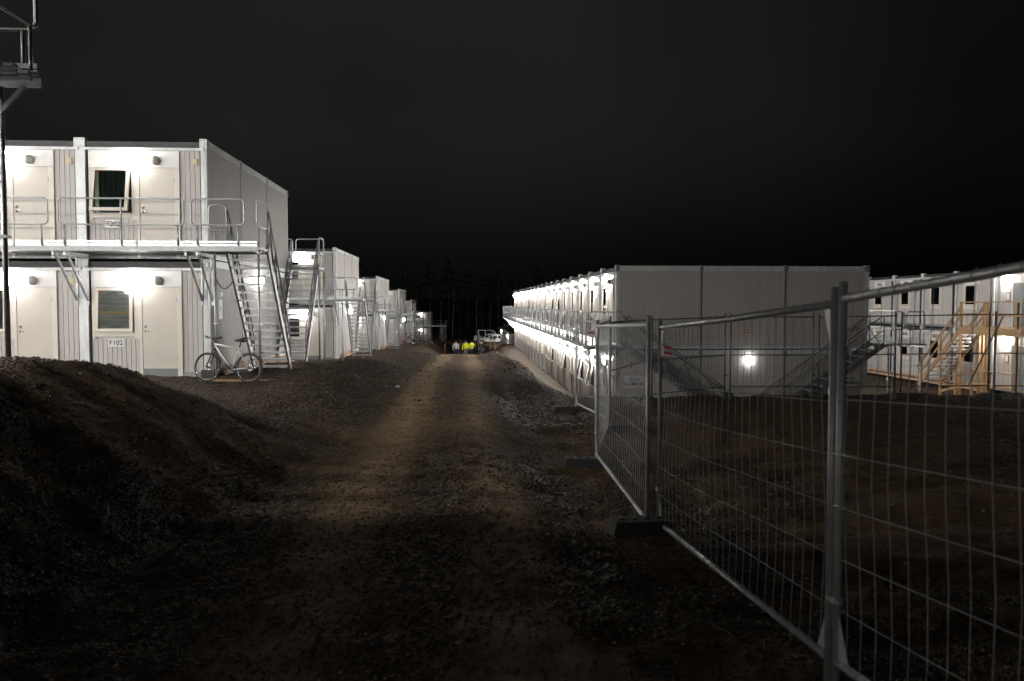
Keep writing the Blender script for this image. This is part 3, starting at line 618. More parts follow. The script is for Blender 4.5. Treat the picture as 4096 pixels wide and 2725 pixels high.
# ---------------------------------------------------------------- left row of blocks
ROWG = 'container blocks stepping down beside the dirt road'
ROW = [  # X corner, Y front, base z, units, label
    (-6.37, 20.2, .20, 5, 'grey two-storey container block with plates F202 and F102, bicycle beside it'),
    (-6.75, 42.2, -.90, 2, 'grey container block right behind the F102 block, timber bearers along its end'),
    (-6.85, 63.3, -1.68, 2, 'pale container block, third from the large dark mound, bicycles parked beyond it'),
    (-6.9, 84.5, -2.26, 2, 'pale container block between the third and fifth blocks of the stepped row'),
    (-7.05, 106, -3.27, 2, 'small-looking container block before the last lit block with the outer stair'),
]
DECK = 3.13
ordn = ['beside the F102 block', 'of the block behind the F102 block', 'of the third block in the stepped row', 'of the fourth block in the stepped row', 'of the fifth block in the stepped row']
for bi, (X, Y, Z, n, lab) in enumerate(ROW):
    T = thing('container_block', lab, 'building', (X, Y, Z), 0, ROWG)
    for lv in (0, 1):
        for i in range(n): unit(T, -UW * i, 9.0, UH * lv, R(180), 4.45, 0)
        for i in range(n):
            near = bi == 0
            sg = None
            if near and i == 0: sg = 'F202' if lv else 'F102'
            if bi == 1 and i == 0 and lv == 0: sg = '102'
            tl = (11.0 if lv else 2.5) if (near and i == 0) else (3 if (i + lv) % 2 else 0.8)
            unit(T, -UW * (i + 1), 0, UH * lv, 0, 4.45, 2 if bi < 2 else 1, tl, 'lampdim' if bi == 0 else 'lamp', sg, near and i < 2, near and i == 0 and lv == 1, near and i == 0 and lv == 0)
        e = end_wall(T, 0, UH * lv, 9.0)
        if lv == 0:
            lampm = cached('lampmid', lambda: lampmesh(M_glow))
            ob('wall_lamp', lampm, e, (.02, 4.75, 2.5), (0, 0, R(90)))
    if bi == 0:
        # notices on the end wall
        for yy_, zz_, w, h, tx in ((.95, 1.55, .34, .5, 'F'), (1.05, 1.95, .2, .12, None)):
            q = ob('notice', MB().box(0, .006, -w / 2, w / 2, -h / 2, h / 2).mesh('notice', M_sign), T, (.018, yy_, zz_ + .1))
            if tx: ob('lettering', TX[tx], T, (.028, yy_, zz_ + .1), (R(90), 0, R(90)))
        b = MB(); pts = [(.03, .3 + .09 * i, 2.62 - .32 * math.sin(math.pi * i / 20) - .01 * i) for i in range(21)]; b.tube(pts, .012, 5)
        ob('cable', b.mesh('cable', M_black), T)
    x1 = 1.55
    rl = [(-6.15, -3.2), (-2.97, -.14), (.03, 1.24)] if n == 5 else [(-5.95, -3.2), (-2.97, -.14), (.03, 1.24)]
    if n == 5: rl = [(-14.9, -12.2), (-12, -9.1), (-8.95, -6.3)] + rl
    gd = .1
    walkway('galvanised gallery along the front ' + ordn[bi].replace('beside the', 'of the'), (X, Y, Z), 0, -UW * n, x1, DECK, rails=rl, ends=[(x1 - .03, -1.15, x1 - .03, -.15), (.08, -.06, .5, -.06)],
            brackets=[-UW * k for k in range(n)] + ([-UW * n + .3]), poles=[(.52, -1.1, DECK - .02), (x1 - .02, -1.1, DECK)], group='front galleries of the stepped blocks')
    stair('steel stair climbing to the front gallery ' + ordn[bi], (X + .55, Y - .18, Z + DECK - .02), 0, 3.14, 2.4, .98, 15, 1, 'front stairs of the stepped blocks')
    zb = hz(X + .5, Y + 6.9); rearl = 'steel stair to the rear gallery ' + ordn[bi]
    walkway('short galvanised landing at the rear ' + ordn[bi].replace('beside the', 'of the'), (X, Y, Z), 0, -3.0, 1.08, DECK, 9.22, 10.35, rails=[(-2.9, -.1), (.02, 1.05)], ends=[(1.05, 9.45, 1.05, 10.32)], brackets=[-2.6], poles=[(1.05, 10.3, DECK + Z - hz(X + 1.05, Y + 10.3) - .1), (1.05, 9.3, DECK + Z - hz(X + 1.05, Y + 9.3) - .1)], group='rear landings of the stepped blocks', side=1)
    stair(rearl, (X + .06, Y + 9.4, Z + DECK - .02), 0, Z + DECK - hz(X + .6, Y + 6.9) - .03, 2.5, .96, 15, -1, 'rear stairs of the stepped blocks')
    # timber bearers along the end
    for k in range(2 if bi else 3):
        y_ = Y + 1.0 + k * 2.75; y2 = y_ + 2.6
        tag(ob('timber_bearer', MB().beam((X + .12, y_, hz(X + .1, y_) + .05), (X + .12, y2, hz(X + .1, y2) + .05), .15, .13).beam((X + .2, y_ + .1, hz(X + .1, y_) + .18), (X + .2, y2 - .2, hz(X + .1, y2) + .18), .04, .12).mesh('timber_bearer', M_wood)),
            ['pale timber bearer along the end wall of the F102 block', 'pale timber bearer at the foot of the block behind F102', 'pale timber bearer at the foot of the third stepped block', 'pale timber bearer at the foot of the fourth stepped block', 'pale timber bearer at the foot of the fifth stepped block'][bi] + ', ' + ['front piece', 'second piece', 'third piece'][k], 'timber', 'timber bearers beside the blocks')

# last block of the row
X, Y, Z = -6.45, 150, -5.3
T = thing('container_block', 'last container block of the stepped row with bright corner lamp', 'building', (X, Y, Z), 0, ROWG)
for lv in (0, 1):
    for i in range(2): unit(T, -UW * (i + 1), 0, UH * lv, 0, 9, 1, 1, 'lamp' if (lv == 1) or i == 0 else 'lampdim')
    end_wall(T, 0, UH * lv, 9.0)
walkway('narrow galvanised gallery on the last block of the stepped row', (X, Y, Z), 0, -6, 3.0, DECK, rails=[(-5.9, -3.1), (-2.9, .0), (.1, 2.9)], ends=[(2.97, -1.15, 2.97, -.15)], brackets=[-3, 0], poles=[(2.95, -1.1, DECK), (1.6, -1.1, DECK)])
stair('outer steel stair at the end of the last block', (X + 1.8, Y - .18, Z + DECK - .02), 0, 3.1, 2.6, 1.1, 15, 1)

# block behind the camera on the left with its rear landing reaching into view
X, Y, Z = -6.1, -1.3, 1.25
T = thing('container_block', 'container block whose rear landing hangs over the dark mound', 'building', (X, Y, Z), 0, ROWG)
for lv in (0, 1):
    for i in range(12): unit(T, -UW * i, 9.0, UH * lv, R(180), 8.9, 0, lamp='lampbright')
    end_wall(T, 0, UH * lv, 9.0)
b = walkway('galvanised landing on a tall post above the dark mound', (X, Y, Z), 0, -3, 1.55, DECK + .06, 9.22, 10.30, rails=[(-2.9, -.1), (.1, 1.5)], ends=[(1.52, 9.3, 1.52, 10.28)], poles=[(1.17, 10.2, DECK + .06 - .1 + Z - hz(X + 1.17, Y + 10.2) + .03)], side=1, dmat=M_dark)  # landing parts coloured dark to imitate how little light falls there
ob('knee_brace', MB().beam((1.42, 10.2, DECK - .07), (.45, 10.2, DECK - 1.1), .05, .05).mesh('knee_brace', M_dark), b)

# next block of the row, behind the viewer
X, Y, Z = -6.0, -23.0, 2.35
T = thing('container_block', 'container block of the stepped row standing behind the mound block', 'building', (X, Y, Z), 0, ROWG)
for lv in (0, 1):
    for i in range(9): unit(T, -UW * i, 9.0, UH * lv, R(180), 8.9, 0, lamp='lampdim')
    end_wall(T, 0, UH * lv, 9.0)

# ---------------------------------------------------------------- long right block
NR = 19
X, Y, Z = 5.23, 27.4, -2.5
T = thing('container_block', 'long two-storey container block with a row of lit door lamps', 'building', (X, Y, Z), R(-90))
for lv in (0, 1):
    for i in range(NR):
        tl = 1.0
        if lv == 1 and i in (5, 6, 12, 13, 17): tl = 13
        if lv == 0 and i in (1, 2, 4, 6): tl = 12
        unit(T, -UW * (i + 1), 0, UH * lv, 0, 4.45, 2 if i < 4 else 1, tl, 'lampstrong')
    for i in range(9):
        unit(T, -UW * i, 9.0, UH * lv, R(180), 4.45, 0, lamp='lamp')
    if True:
        s = ob('rear_shell', cached('rsh', lambda: MB().box(-57, -27, 4.5, 8.95, .05, 2.84).mesh('rear_shell', M_clad)), T, (0, 0, UH * lv))
    e = end_wall(T, 0, UH * lv, 9.0, boards=True)
    if lv == 0:
        ob('wall_lamp', cached('lampend', lambda: lampmesh(M_faint)), e, (.02, 4.72, 2.52), (0, 0, R(90)))
        for yy_, tx in ((.68, 'ODD\nNUMBERS'), (8.35, 'EVEN\nNUMBERS')):
            ob('number_sign', cached('nsg', lambda: MB().box(0, .008, -.38, .38, -.22, .22).mesh('number_sign', M_sign)), e, (.018, yy_, 1.78)); ob('lettering', TX[tx], e, (.028, yy_, 1.78), (R(90), 0, R(90)))
        ob('lettering', TX['I'], e, (.022, .55, 2.35), (R(90), 0, R(90)))
    else:
        for yy_ in (4.62, 7.6):
            ob('maker_plate', cached('mpl', lambda: MB().box(0, .006, -.21, .21, -.06, .06).mesh('maker_plate', M_beige)), e, (.018, yy_, .55)); ob('lettering', TX['CRAMO'], e, (.026, yy_, .55), (R(90), 0, R(90)))
rl = []
xx_ = -57.0
while xx_ < -3.2:
    rl.append((xx_ + .04, min(xx_ + 2.75, -.4))); xx_ += 2.8
rl += [(-1.0 - .9, -.95), (-.85, 1.15)]
rl[-3] = (rl[-3][0], -2.0)
walkway('long galvanised gallery hung along the lit front of the long block', (X, Y, Z), R(-90), -57, 1.25, DECK, rails=rl, ends=[(1.22, -1.15, 1.22, -.02), (-57, -1.15, -57, -.1)], brackets=[-UW * k for k in range(20)], poles=[(1.2, -1.1, DECK - .1)])
stair('steel stair descending across the end wall towards the odd numbers sign', (X + .15, Y - .16, Z + DECK - .02), R(-90), 3.1, 4.3, .95, 15, 1)
walkway('galvanised landing past the far corner of the long block end wall', (X, Y, Z), R(-90), -6, 1.25, DECK, 9.05, 10.4, rails=[(-5.9, -3.1), (-2.9, -.1)], ends=[(1.22, 9.2, 1.22, 9.62), (1.22, 9.72, 1.22, 10.35)], brackets=[-3], poles=[(1.15, 10.3, DECK - .1), (1.15, 9.15, DECK - .1)], side=1)
stair('steel stair descending across the end wall from the far corner landing', (X + 9.0, Y - .16, Z + DECK - .02), R(-90), 3.1, 4.4, .95, 15, -1)

# low single-storey row beyond
X, Y, Z = 5.45, 95.5, -4.5
T = thing('container_block', 'low single-storey container row beyond the long block, two lamps lit', 'building', (X, Y, Z), R(-90))
for i in range(9): unit(T, -UW * (i + 1), 0, 0, 0, 6, 1, .5, 'lamp' if i in (1, 7) else 'lampoff')
end_wall(T, 0, 0, 6.0, nsec=2)

# ---------------------------------------------------------------- far right block
X, Y, Z = 25.6, 31.3, -2.15
T = thing('container_block', 'pale container block with single windows and a timber stair in front', 'building', (X, Y, Z), R(-90))
def unit2(parent, x, z, kind, lit='lamp'):
    K = unit_meshes(6.0); u = ob('container_unit', K['shell'], parent, (x, 0, z))
    P = lambda n, k, loc=(0, 0, 0), rot=(0, 0, 0): ob(n, K[k], u, loc, rot)
    P('roof', 'roof'); P('corner_post', 'post'); P('corner_post', 'post2', (UW, 0, 0)); P('corner_block', 'block'); P('corner_block', 'block', (UW - .125, 0, 0)); P('top_beam', 'top'); P('gutter', 'gutter'); P('bottom_beam', 'bottom')
    P('cladding', 'cladT', (0, .045, 0))
    ob('downpipe', cached('dpipe', lambda: MB().tube([(2.93, -.05, 2.6), (2.93, -.05, .05)], .04, 8).mesh('downpipe', M_dark)), u)
    if kind == 'window':
        ob('fascia', cached('fas2', lambda: MB().box(.75, 2.0, .005, .026, 2.22, 2.58).mesh('fascia', M_white)), u)
        for q in (1.27, 1.5): ob('vent_hood', cached('vent2', lambda: MB().lathe([(.09, 0), (.1, .05), (.07, .1)], (0, 0, 0), (0, -1, 0), 12).mesh('vent_hood', M_vent)), u, (q, .004, 2.4))
        off = (.55, -.03, 0)
        def tr():
            b = MB(); b.box(WX0 - .13, WX0, .02, .05, .93, 2.22); b.box(WX1, WX1 + .13, .02, .05, .93, 2.22); b.box(WX0, WX1, .022, .05, .95, 1.08); b.box(WX0, WX1, .022, .05, 2.2, 2.22); return b.mesh('window_trim', M_trim)
        ob('window_trim', cached('tr2', tr), u, off); P('window_sill', 'sill', off); P('unlit_room_sheet', 'room_sheet', (.55, -.068, 0))
        P('window_sash', 'sash', (WX0 + .55, -.01, 2.20)); P('window_pane', 'pane', (WX0 + .55, -.01, 2.20))
        if random.random() < .6: P('curtain', 'pale', (off[0] + .1, -.02, 0))
    else:
        ob('wall_lamp', K[lit], u, (.95, .024, 2.42))
        ob('door', cached('door2', lambda: MB().box(1.45, 2.35, -.002, .026, .12, 2.18).mesh('door', M_grey)), u)
        def dt():
            b = MB(); b.box(1.37, 1.445, -.012, .026, .05, 2.26); b.box(2.355, 2.43, -.012, .026, .05, 2.26); b.box(1.445, 2.355, -.012, .026, 2.185, 2.26); return b.mesh('door_trim', M_trim)
        ob('door_trim', cached('dt2', dt), u)
        ob('door_handle', cached('dh2', lambda: MB().tube([(1.55, 0, 1.1), (1.55, -.06, 1.1), (1.68, -.06, 1.1)], .011, 6).mesh('door_handle', M_chrome)), u)
        ob('notice', cached('nt2', lambda: MB().box(.95, 1.2, .015, .026, 1.35, 1.75, 0).box(.98, 1.17, .011, .0145, 1.39, 1.71, 1).mesh('notice', [M_black, M_sign])), u)
    return u
for lv in (0, 1):
    for i in range(7):
        if i >= 2: unit2(T, -UW * (i + 1), UH * lv, 'window')
        else: unit2(T, -UW * (i + 1), UH * lv, 'door', 'lamp')
    for i in range(5): ob('skirt_board', cached('skb', lambda: MB().box(0, 2.98, -.03, .0, 0, .13).box(0, 2.98, -.05, -.02, -.2, -.05).mesh('skirt_board', M_wood)), T, (-UW * (i + 3), -.05, .0)) if lv == 0 else None

# timber stair in front of it (local: x toward camera is -world Y)
T = thing('timber_stair', 'raw timber stair and landing leading to an upper grey door', 'stair', (24.3, 36.8, 0))
dz = .92
b = MB(); [b.box(-.62, 1.2, -4.5 + i * .15, -4.5 + i * .15 + .14, dz - .03, dz) for i in range(31)]
ob('landing_deck', b.mesh('landing_deck', M_woody), T)
ob('landing_beam', MB().box(-.66, -.62, -4.5, .1, dz - .34, dz - .035).box(-.6, 1.2, .06, .1, dz - .34, dz - .035).mesh('landing_beam', M_woody), T)
for (x, y, zt) in ((-.6, 0, 2.05), (.55, 0, 2.05), (-.6, -1.9, 2.05), (-.6, -3.9, 2.05), (.55, .3, dz)):
    ob('post', MB().box(x - .05, x + .05, y - .05, y + .05, -2.35, zt).mesh('post', M_woody), T)
ob('handrail', MB().box(-.655, -.55, -4.5, .06, 2.055, 2.10).box(-.655, -.62, -4.5, .06, 1.45, 1.57).mesh('handrail', M_woody), T)
ob('handrail', MB().box(.5, .6, -.06, .0, 2.0, 2.06).mesh('handrail', M_woody), T)
for x in (-.6, .55):
    ob('stringer', MB().beam((x, .0, dz - .12), (x, 3.5, -2.25), .045, .24).mesh('stringer', M_woody), T)
    b = MB(); b.beam((x, .0, dz + .98), (x, 3.6, -1.30), .045, .12); b.beam((x, .1, dz + .45), (x, 3.5, -1.75), .03, .10); ob('handrail', b.mesh('handrail', M_woody), T)
    for k in (.45, .97): ob('newel', MB().box(x - .045, x + .045, 3.5 * k - .04, 3.5 * k + .04, dz - 3.2 * k - .3, dz - 3.2 * k + .95).mesh('newel', M_woody), T)
tm = MB().box(-.57, .52, -.13, .13, -.03, 0).mesh('tread', M_alu)
for i in range(15): ob('tread', tm, T, (0, 3.4 * (i + 1) / 16, dz - 3.15 * (i + 1) / 16))
T = thing('timber_ramp', 'low timber ramp railing below the raw timber stair', 'railing', (23.0, 33.6, -2.2))
for (y, z0) in ((0, .75), (1.2, .75), (2.4, .5), (3.6, .1)):
    ob('post', MB().box(-.045, .045, y - .045, y + .045, -.25, z0 + .45).mesh('post', M_woody), T)
ob('handrail', MB().box(-.06, .06, -1.5, 1.2, 1.2, 1.25).beam((0, 1.2, 1.22), (0, 3.7, .5), .11, .05).mesh('handrail', M_woody), T)
ob('mid_rail', MB().box(-.02, .02, -1.5, 1.2, .55, .67).beam((0, 1.2, .6), (0, 3.7, -.05), .04, .12).mesh('mid_rail', M_woody), T)

# ---------------------------------------------------------------- temporary mesh fence
def fence(label, p0, p1, z0, z1, H=2.0, mid=False, pitch=.125, group='temporary mesh fence panels', sag=.0, gus=None):
    p0 = Vector((p0[0], p0[1], z0)); p1 = Vector((p1[0], p1[1], z1)); d = p1 - p0; L = math.hypot(d.x, d.y); a = math.atan2(d.y, d.x); dz_ = d.z
    t = thing('mesh_fence', label, 'fence', p0, a, group)
    Z = lambda x, z: z + dz_ * x / L
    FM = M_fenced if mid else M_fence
    rp = .0215
    for x in (0.03, L - .03): ob('fence_post', MB().tube([(x, 0, Z(x, -.10)), (x, 0, Z(x, H + .03))], rp, 10).mesh('fence_post', FM), t)
    for z in ([.06, H - .06] + ([H * .46] if mid else [])): ob('fence_rail', MB().tube([(.05, 0, Z(.05, z)), (L / 2, 0, Z(L / 2, z) - sag * .3), (L - .05, 0, Z(L - .05, z))], rp if not mid else .016, 10).mesh('fence_rail', FM), t)
    b = MB(); n = int(L / pitch); r = .0025; r1 = random.random() * 9
    bow = lambda x, z: .012 * math.sin(x * 2.3 + r1) * math.sin(math.pi * z / H) + .02 * math.sin(z * 3.1 + x * 1.1 + r1) * math.sin(math.pi * z / H)
    for i in range(1, n):
        x = L * i / n; pts = [(x + .01 * math.sin(z * 2.0 + x * 1.3 + r1) * math.sin(math.pi * z / H), -.0 + bow(x, z), Z(x, z)) for z in (.02, .35, .7, 1.05, 1.4, 1.7, H - .03)]
        b.tube(pts, r, 4)
    for z in (.34, .61, .88, 1.15, 1.43):
        pts = [(x, bow(x, z) + .004, Z(x, z) - (.018 * math.sin(math.pi * x / L) if sag else 0)) for x in np.linspace(.02, L - .02, 12)]
        b.tube(pts, r, 4)
    # wire wraps over the rails
    for i in range(1, n):
        x = L * i / n
        for z in (.06, H - .06):
            b.tube([(x, rp * 1.15 * math.cos(q), Z(x, z) + rp * 1.15 * math.sin(q)) for q in (-.4, .6, 1.6, 2.6, 3.5)], r, 4)
    ob('wire_mesh', b.mesh('wire_mesh', FM), t)
    if not mid:
        for x, s in ((.05, 1), (L - .05, -1)):
            for z, sz in ((H - .085, -1), (.085, 1)):
                if gus and s < 0 and sz < 0: continue
                ob('gusset', MB().prism([(x, Z(x, z)), (x + s * .10, Z(x, z)), (x, Z(x, z) + sz * .22)][::(1 if s * sz > 0 else -1)], -.003, .003).mesh('gusset', M_post), t)
    ob('clamp', MB().lathe([(.03, 0), (.03, .035)], (L - .03, 0, Z(L, H * .18)), (0, 0, 1), 8).box(L - .03, L + .06, -.012, .012, Z(L, H * .18), Z(L, H * .18) + .03).mesh('clamp', FM), t)
    return t
def foot(label, x, y, rz, z=None):
    zz = (hz(x, y) if z is None else z)
    def mk():
        b = MB(); w, d, h = .29, .12, .15
        b.prism([(-w + .04, 0), (w - .04, 0), (w, .03), (w - .03, h), (-w + .03, h), (-w, .03)], -d, d)
        for x in (-.18, -.06, .06, .18): b.lathe([(.025, 0), (.03, .012)], (x, 0, h), (0, 0, 1), 8, 1)
        return b.mesh('concrete_weight', [M_conc, M_black])
    o = ob('concrete_weight', cached('foot', mk), None, (x, y, zz - .01), (0, 0, rz)); tag(o, label, 'fence foot', 'concrete feet under the fence panels'); return o

F1 = fence('near mesh fence panel running past the viewer, top rail rising', (2.08, .55), (1.918, 3.98), .38, .08, gus=((0, 0),))
F2 = fence('near mesh fence panel with a sagging weave and red plate on its far post', (1.93, 4.03), (1.86, 7.52), .06, -.17, sag=.02)
F3 = fence('narrow-angled mesh fence panel standing between two dark concrete feet', (1.74, 7.45), (1.92, 11.55), -.14, -.27)
F4 = fence('mesh fence panel turned away from the road at the fence corner', (1.95, 11.62), (2.70, 14.75), -.27, -.25)
F5 = fence('last mesh fence panel along the road before the gravel bank', (2.74, 14.85), (2.58, 18.4), -.25, -.38, pitch=.17)
BP = [(3.0, 16.6, -.34), (4.64, 19.85, -.35), (7.03, 20.95, -.29), (9.48, 21.0, -.3), (11.5, 20.5, -.26), (13.88, 20.2, -.22), (16.2, 19.4, -.2)]
bl = ['dark back fence panel with mid rail joining the road fence', 'dark back fence panel with mid rail before the odd numbers sign', 'dark back fence panel with mid rail left of the round wall lamp', 'dark back fence panel with mid rail right of the round wall lamp', 'dark back fence panel with mid rail before the far corner landing', 'dark back fence panel with mid rail before the timber stair']
for i in range(6):
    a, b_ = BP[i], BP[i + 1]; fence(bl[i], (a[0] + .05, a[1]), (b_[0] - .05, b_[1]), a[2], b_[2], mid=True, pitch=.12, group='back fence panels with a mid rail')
ob('lean_brace', MB().tube([(.2, 0, 1.9), (-.35, .9, .0)], .02, 7).mesh('lean_brace', M_galvd), bpy.data.objects['mesh_fence.010'])
fl = ['concrete fence foot under the sagging near panel', 'concrete fence foot at the fence corner', 'concrete fence foot at the edge of the gravel bank', 'concrete fence foot under the near post pair']
foot(fl[0], 1.66, 7.40, R(4)); foot(fl[1], 1.75, 11.6, R(-6)); foot(fl[2], 2.35, 18.4, R(3))
foot('concrete fence foot inside the fence where the back fence begins', 2.85, 14.85, R(10))
for (x, y, z), l in zip(BP[1:], ['odd numbers sign', 'round wall lamp on its left side', 'round wall lamp on its right side', 'far corner landing', 'timber stair', 'timber ramp']):
    foot('concrete fence foot of the back fence before the ' + l, x, y, R(80), hz(x, y))
# plates on the fence
q = ob('warning_plate', MB().box(0, .11, -.003, .003, -.10, 0).mesh('warning_plate', M_red), None, (1.845, 7.40, 1.605), (0, R(4), R(-35))); tag(q, 'small red and white plate hung on a fence post', 'sign')
ob('lettering', TX['MEX'], q, (.068, -.006, -.038), (R(90), 0, 0)); ob('white_glare_and_print', MB().box(.0, .035, -.0055, -.0035, -.1, .0).box(.04, .11, -.0055, -.0035, -.092, -.075).mesh('white_glare_and_print', M_sign), q)  # white left part paints a reflection on the plate, lower bar is print
q = ob('maker_plate', MB().box(-.15, .15, -.003, .003, -.055, .055).mesh('maker_plate', M_sign), None, (2.66, 16.4, 1.40), (0, 0, R(4))); tag(q, 'grey plate with red letter tiles hung on the mesh fence', 'sign')
for i, ch in enumerate('CRAMO'):
    ob('letter_tile', cached('ltile', lambda: MB().box(-.022, .022, -.006, -.0035, -.025, .025).mesh('letter_tile', M_red)), q, (-.10 + .05 * i, 0, 0))
    ob('lettering', TX[ch], q, (-.10 + .05 * i, -.008, 0), (R(90), 0, 0))

# ---------------------------------------------------------------- bicycles
def bicycle(label, loc, rz, M_f, full=True, basket=False, lean=0.0, group='parked bicycles'):
    t = thing('bicycle', label, 'bicycle', loc, rz, group); t.rotation_euler = (lean, 0, rz)
    wr = .335; wb = 1.06
    for wx in (-wb / 2, wb / 2):
        b = MB(); c_ = [(wx + (wr - .035) * math.cos(a), 0, wr + (wr - .035) * math.sin(a)) for a in np.linspace(0, 2 * math.pi, 25)[:-1]]
        b.tube(c_, .012, 5, closed=True); w = ob('wheel', b.mesh('wheel', M_chrome if full else M_galv), t)
        c_ = [(wx + (wr - .018) * math.cos(a), 0, wr + (wr - .018) * math.sin(a)) for a in np.linspace(0, 2 * math.pi, 29)[:-1]]
        ob('tyre', MB().tube(c_, .024, 7, closed=True).mesh('tyre', M_black), w)
        b = MB()
        for k in range(20 if full else 10):
            a = k * 2 * math.pi / (20 if full else 10); b.tube([(wx + .02 * math.cos(a + 1), .02 * (-1) ** k, wr + .02 * math.sin(a + 1)), (wx + (wr - .04) * math.cos(a), 0, wr + (wr - .04) * math.sin(a))], .0012, 3)
        ob('spokes', b.mesh('spokes', M_chrome), w)
        ob('hub', MB().lathe([(.02, -.05), (.028, -.03), (.018, 0), (.028, .03), (.02, .05)], (wx, 0, wr), (0, 1, 0), 10).lathe([(.075, .038), (.075, .041)], (wx, 0, wr), (0, 1, 0), 14, 0).mesh('hub', M_chrome), w)
    fa = (-wb / 2, 0, wr); ra = (wb / 2, 0, wr); bb = (.09, 0, .29); st = (.27, 0, .80); ht = (-.355, 0, .90); hb = (-.325, 0, .80)
    b = MB(); b.tube([ht, hb], .022, 8); b.tube([(-.345, 0, .875), (.255, 0, .765)], .019, 8); b.tube([hb, bb], .022, 8); b.tube([bb, st], .018, 8)
    for s in (-.05, .05): b.tube([(.1, s * .6, .29), (wb / 2, s * 1.3, wr)], .011, 6); b.tube([(.255, s * .4, .76), (wb / 2, s * 1.3, wr)], .010, 6)
    b.tube([(.13, 0, .755), (.24, 0, .62)], .013, 6); ob('frame', b.mesh('frame', M_f), t)
    b = MB()
    for s in (-.055, .055): b.tube([(-.37, s, .74), (-.44, s, .54), fa[:1] + (s, wr)], .018, 7)
    b.tube([(-.335, 0, .83), (-.365, 0, .74)], .022, 7); b.tube([(-.37, -.06, .735), (-.37, .06, .735)], .022, 7); ob('fork', b.mesh('fork', M_bikek), t)
    b = MB(); b.tube([ht, (-.365, 0, .955), (-.43, 0, 1.0)], .018, 7); b.tube([(-.40, -.30, 1.03), (-.42, -.12, 1.0), (-.43, 0, .995), (-.42, .12, 1.0), (-.40, .30, 1.03)], .013, 7); h = ob('handlebar', b.mesh('handlebar', M_bikek), t)
    for s in (-1, 1): ob('grip', MB().tube([(-.40, s * .20, 1.015), (-.395, s * .33, 1.035)], .019, 7).tube([(-.42, s * .17, 1.0), (-.47, s * .24, .985)], .007, 5).mesh('grip', M_black), h)
    b = MB(); b.tube([st, (.305, 0, .92)], .014, 7); b.tube([(.14, 0, .955), (.22, 0, .955), (.32, 0, .965), (.41, 0, .975)], .03, 8, rr=[.018, .03, .05, .062]); ob('saddle', b.mesh('saddle', M_black), t)
    b = MB(); b.lathe([(.085, .04), (.085, .046)], bb, (0, 1, 0), 18); b.lathe([(.085, -.046), (.085, -.04)], bb, (0, 1, 0), 18)
    b.tube([(.09, -.06, .29), (-.03, -.07, .41)], .011, 6); b.tube([(.09, .06, .29), (.21, .07, .17)], .011, 6); cr = ob('crank', b.mesh('crank', M_bikek), t)
    for (x, y, z) in ((-.03, -.12, .41), (.21, .12, .17)): ob('pedal', MB().box(x - .05, x + .05, y - .04, y + .04, z - .012, z + .012).mesh('pedal', M_black), cr)
    ob('chain', MB().tube([(.09, -.045, .372), (wb / 2, -.045, wr + .045)], .005, 4).tube([(.09, -.045, .208), (wb / 2, -.045, wr - .04)], .005, 4).mesh('chain', M_galvd), t)
    if full:
        for wx, a0, a1 in ((wb / 2, 20, 125), (-wb / 2, 15, 95)):
            b = MB(); P_ = [(wx + (wr + .03) * math.cos(R(a)), wr + (wr + .03) * math.sin(R(a))) for a in np.linspace(a0, a1, 10)]
            for p, q2 in zip(P_[:-1], P_[1:]): b.beam((p[0], 0, p[1]), (q2[0], 0, q2[1]), .055, .006, up=(0, 1, 0)) if False else b.quad([(p[0], -.028, p[1]), (q2[0], -.028, q2[1]), (q2[0], .028, q2[1]), (p[0], .028, p[1])])
            ob('mudguard', b.mesh('mudguard', M_black), t)
    if basket:
        b = MB(); x0, x1, z0, z1 = -.78, -.45, .78, 1.0
        for z in (z0, z0 + .075, z0 + .15, z1): b.tube(rrect(x0 + (z1 - z) * .12, x1, -.16, .16, .03) and [(x0 + (z1 - z) * .12, -.16, z), (x1, -.16, z), (x1, .16, z), (x0 + (z1 - z) * .12, .16, z)], .005, 4, closed=True)
        for k in range(8):
            x = x0 + .03 + (x1 - x0 - .03) * k / 7
            for y in (-.16, .16): b.tube([(x, y, z0), (x, y, z1)], .004, 4)
        b.box(x0 + .04, x1, -.15, .15, z0 - .004, z0); ob('basket', b.mesh('basket', M_galvd), t)
    return t
bx, by = -5.42, 18.5
bicycle('white mountain bicycle with black mudguard leaning at the foot of the F102 stair', (bx, by, hz(bx, by) + .015), R(-16), M_bikew, True, lean=R(-5))
for (x, y, rz, m, bk, lab) in ((-5.55, 71.5, 8, M_biker, True, 'red bicycle with front basket beyond the third stepped block'), (-4.7, 72.5, -35, M_bikek, False, 'black bicycle leaning beside the red bicycle with basket'), (-4.7, 80.5, 15, M_bikek, False, 'dark bicycle before the front stair of the fourth stepped block'), (-4.1, 80.0, -10, M_bikek, False, 'dark bicycle with silver rims at the fourth stepped block'),
                               (-4.6, 128, 60, M_bikek, False, 'dark bicycle standing near the last lit block')):
    bicycle(lab, (x, y, hz(x, y) + .01), R(rz), m, False, bk)
# loose block and plank by the bicycle
tag(ob('concrete_block', MB().prism([(-.15, 0), (.15, 0), (.145, .2), (-.145, .2)], -.09, .09).mesh('concrete_block', M_conc), None, (-6.25, 19.75, hz(-6.25, 19.75)), (0, 0, R(4))), 'small dark concrete block beside the white bicycle front wheel', 'block')
tag(ob('plank', MB().box(-1.0, 1.0, -.1, .1, 0, .045).mesh('plank', M_woody), None, (-5.2, 18.95, hz(-5.2, 18.95) + .02), (0, 0, R(-6))), 'flat timber plank on the ground below the white bicycle', 'timber')

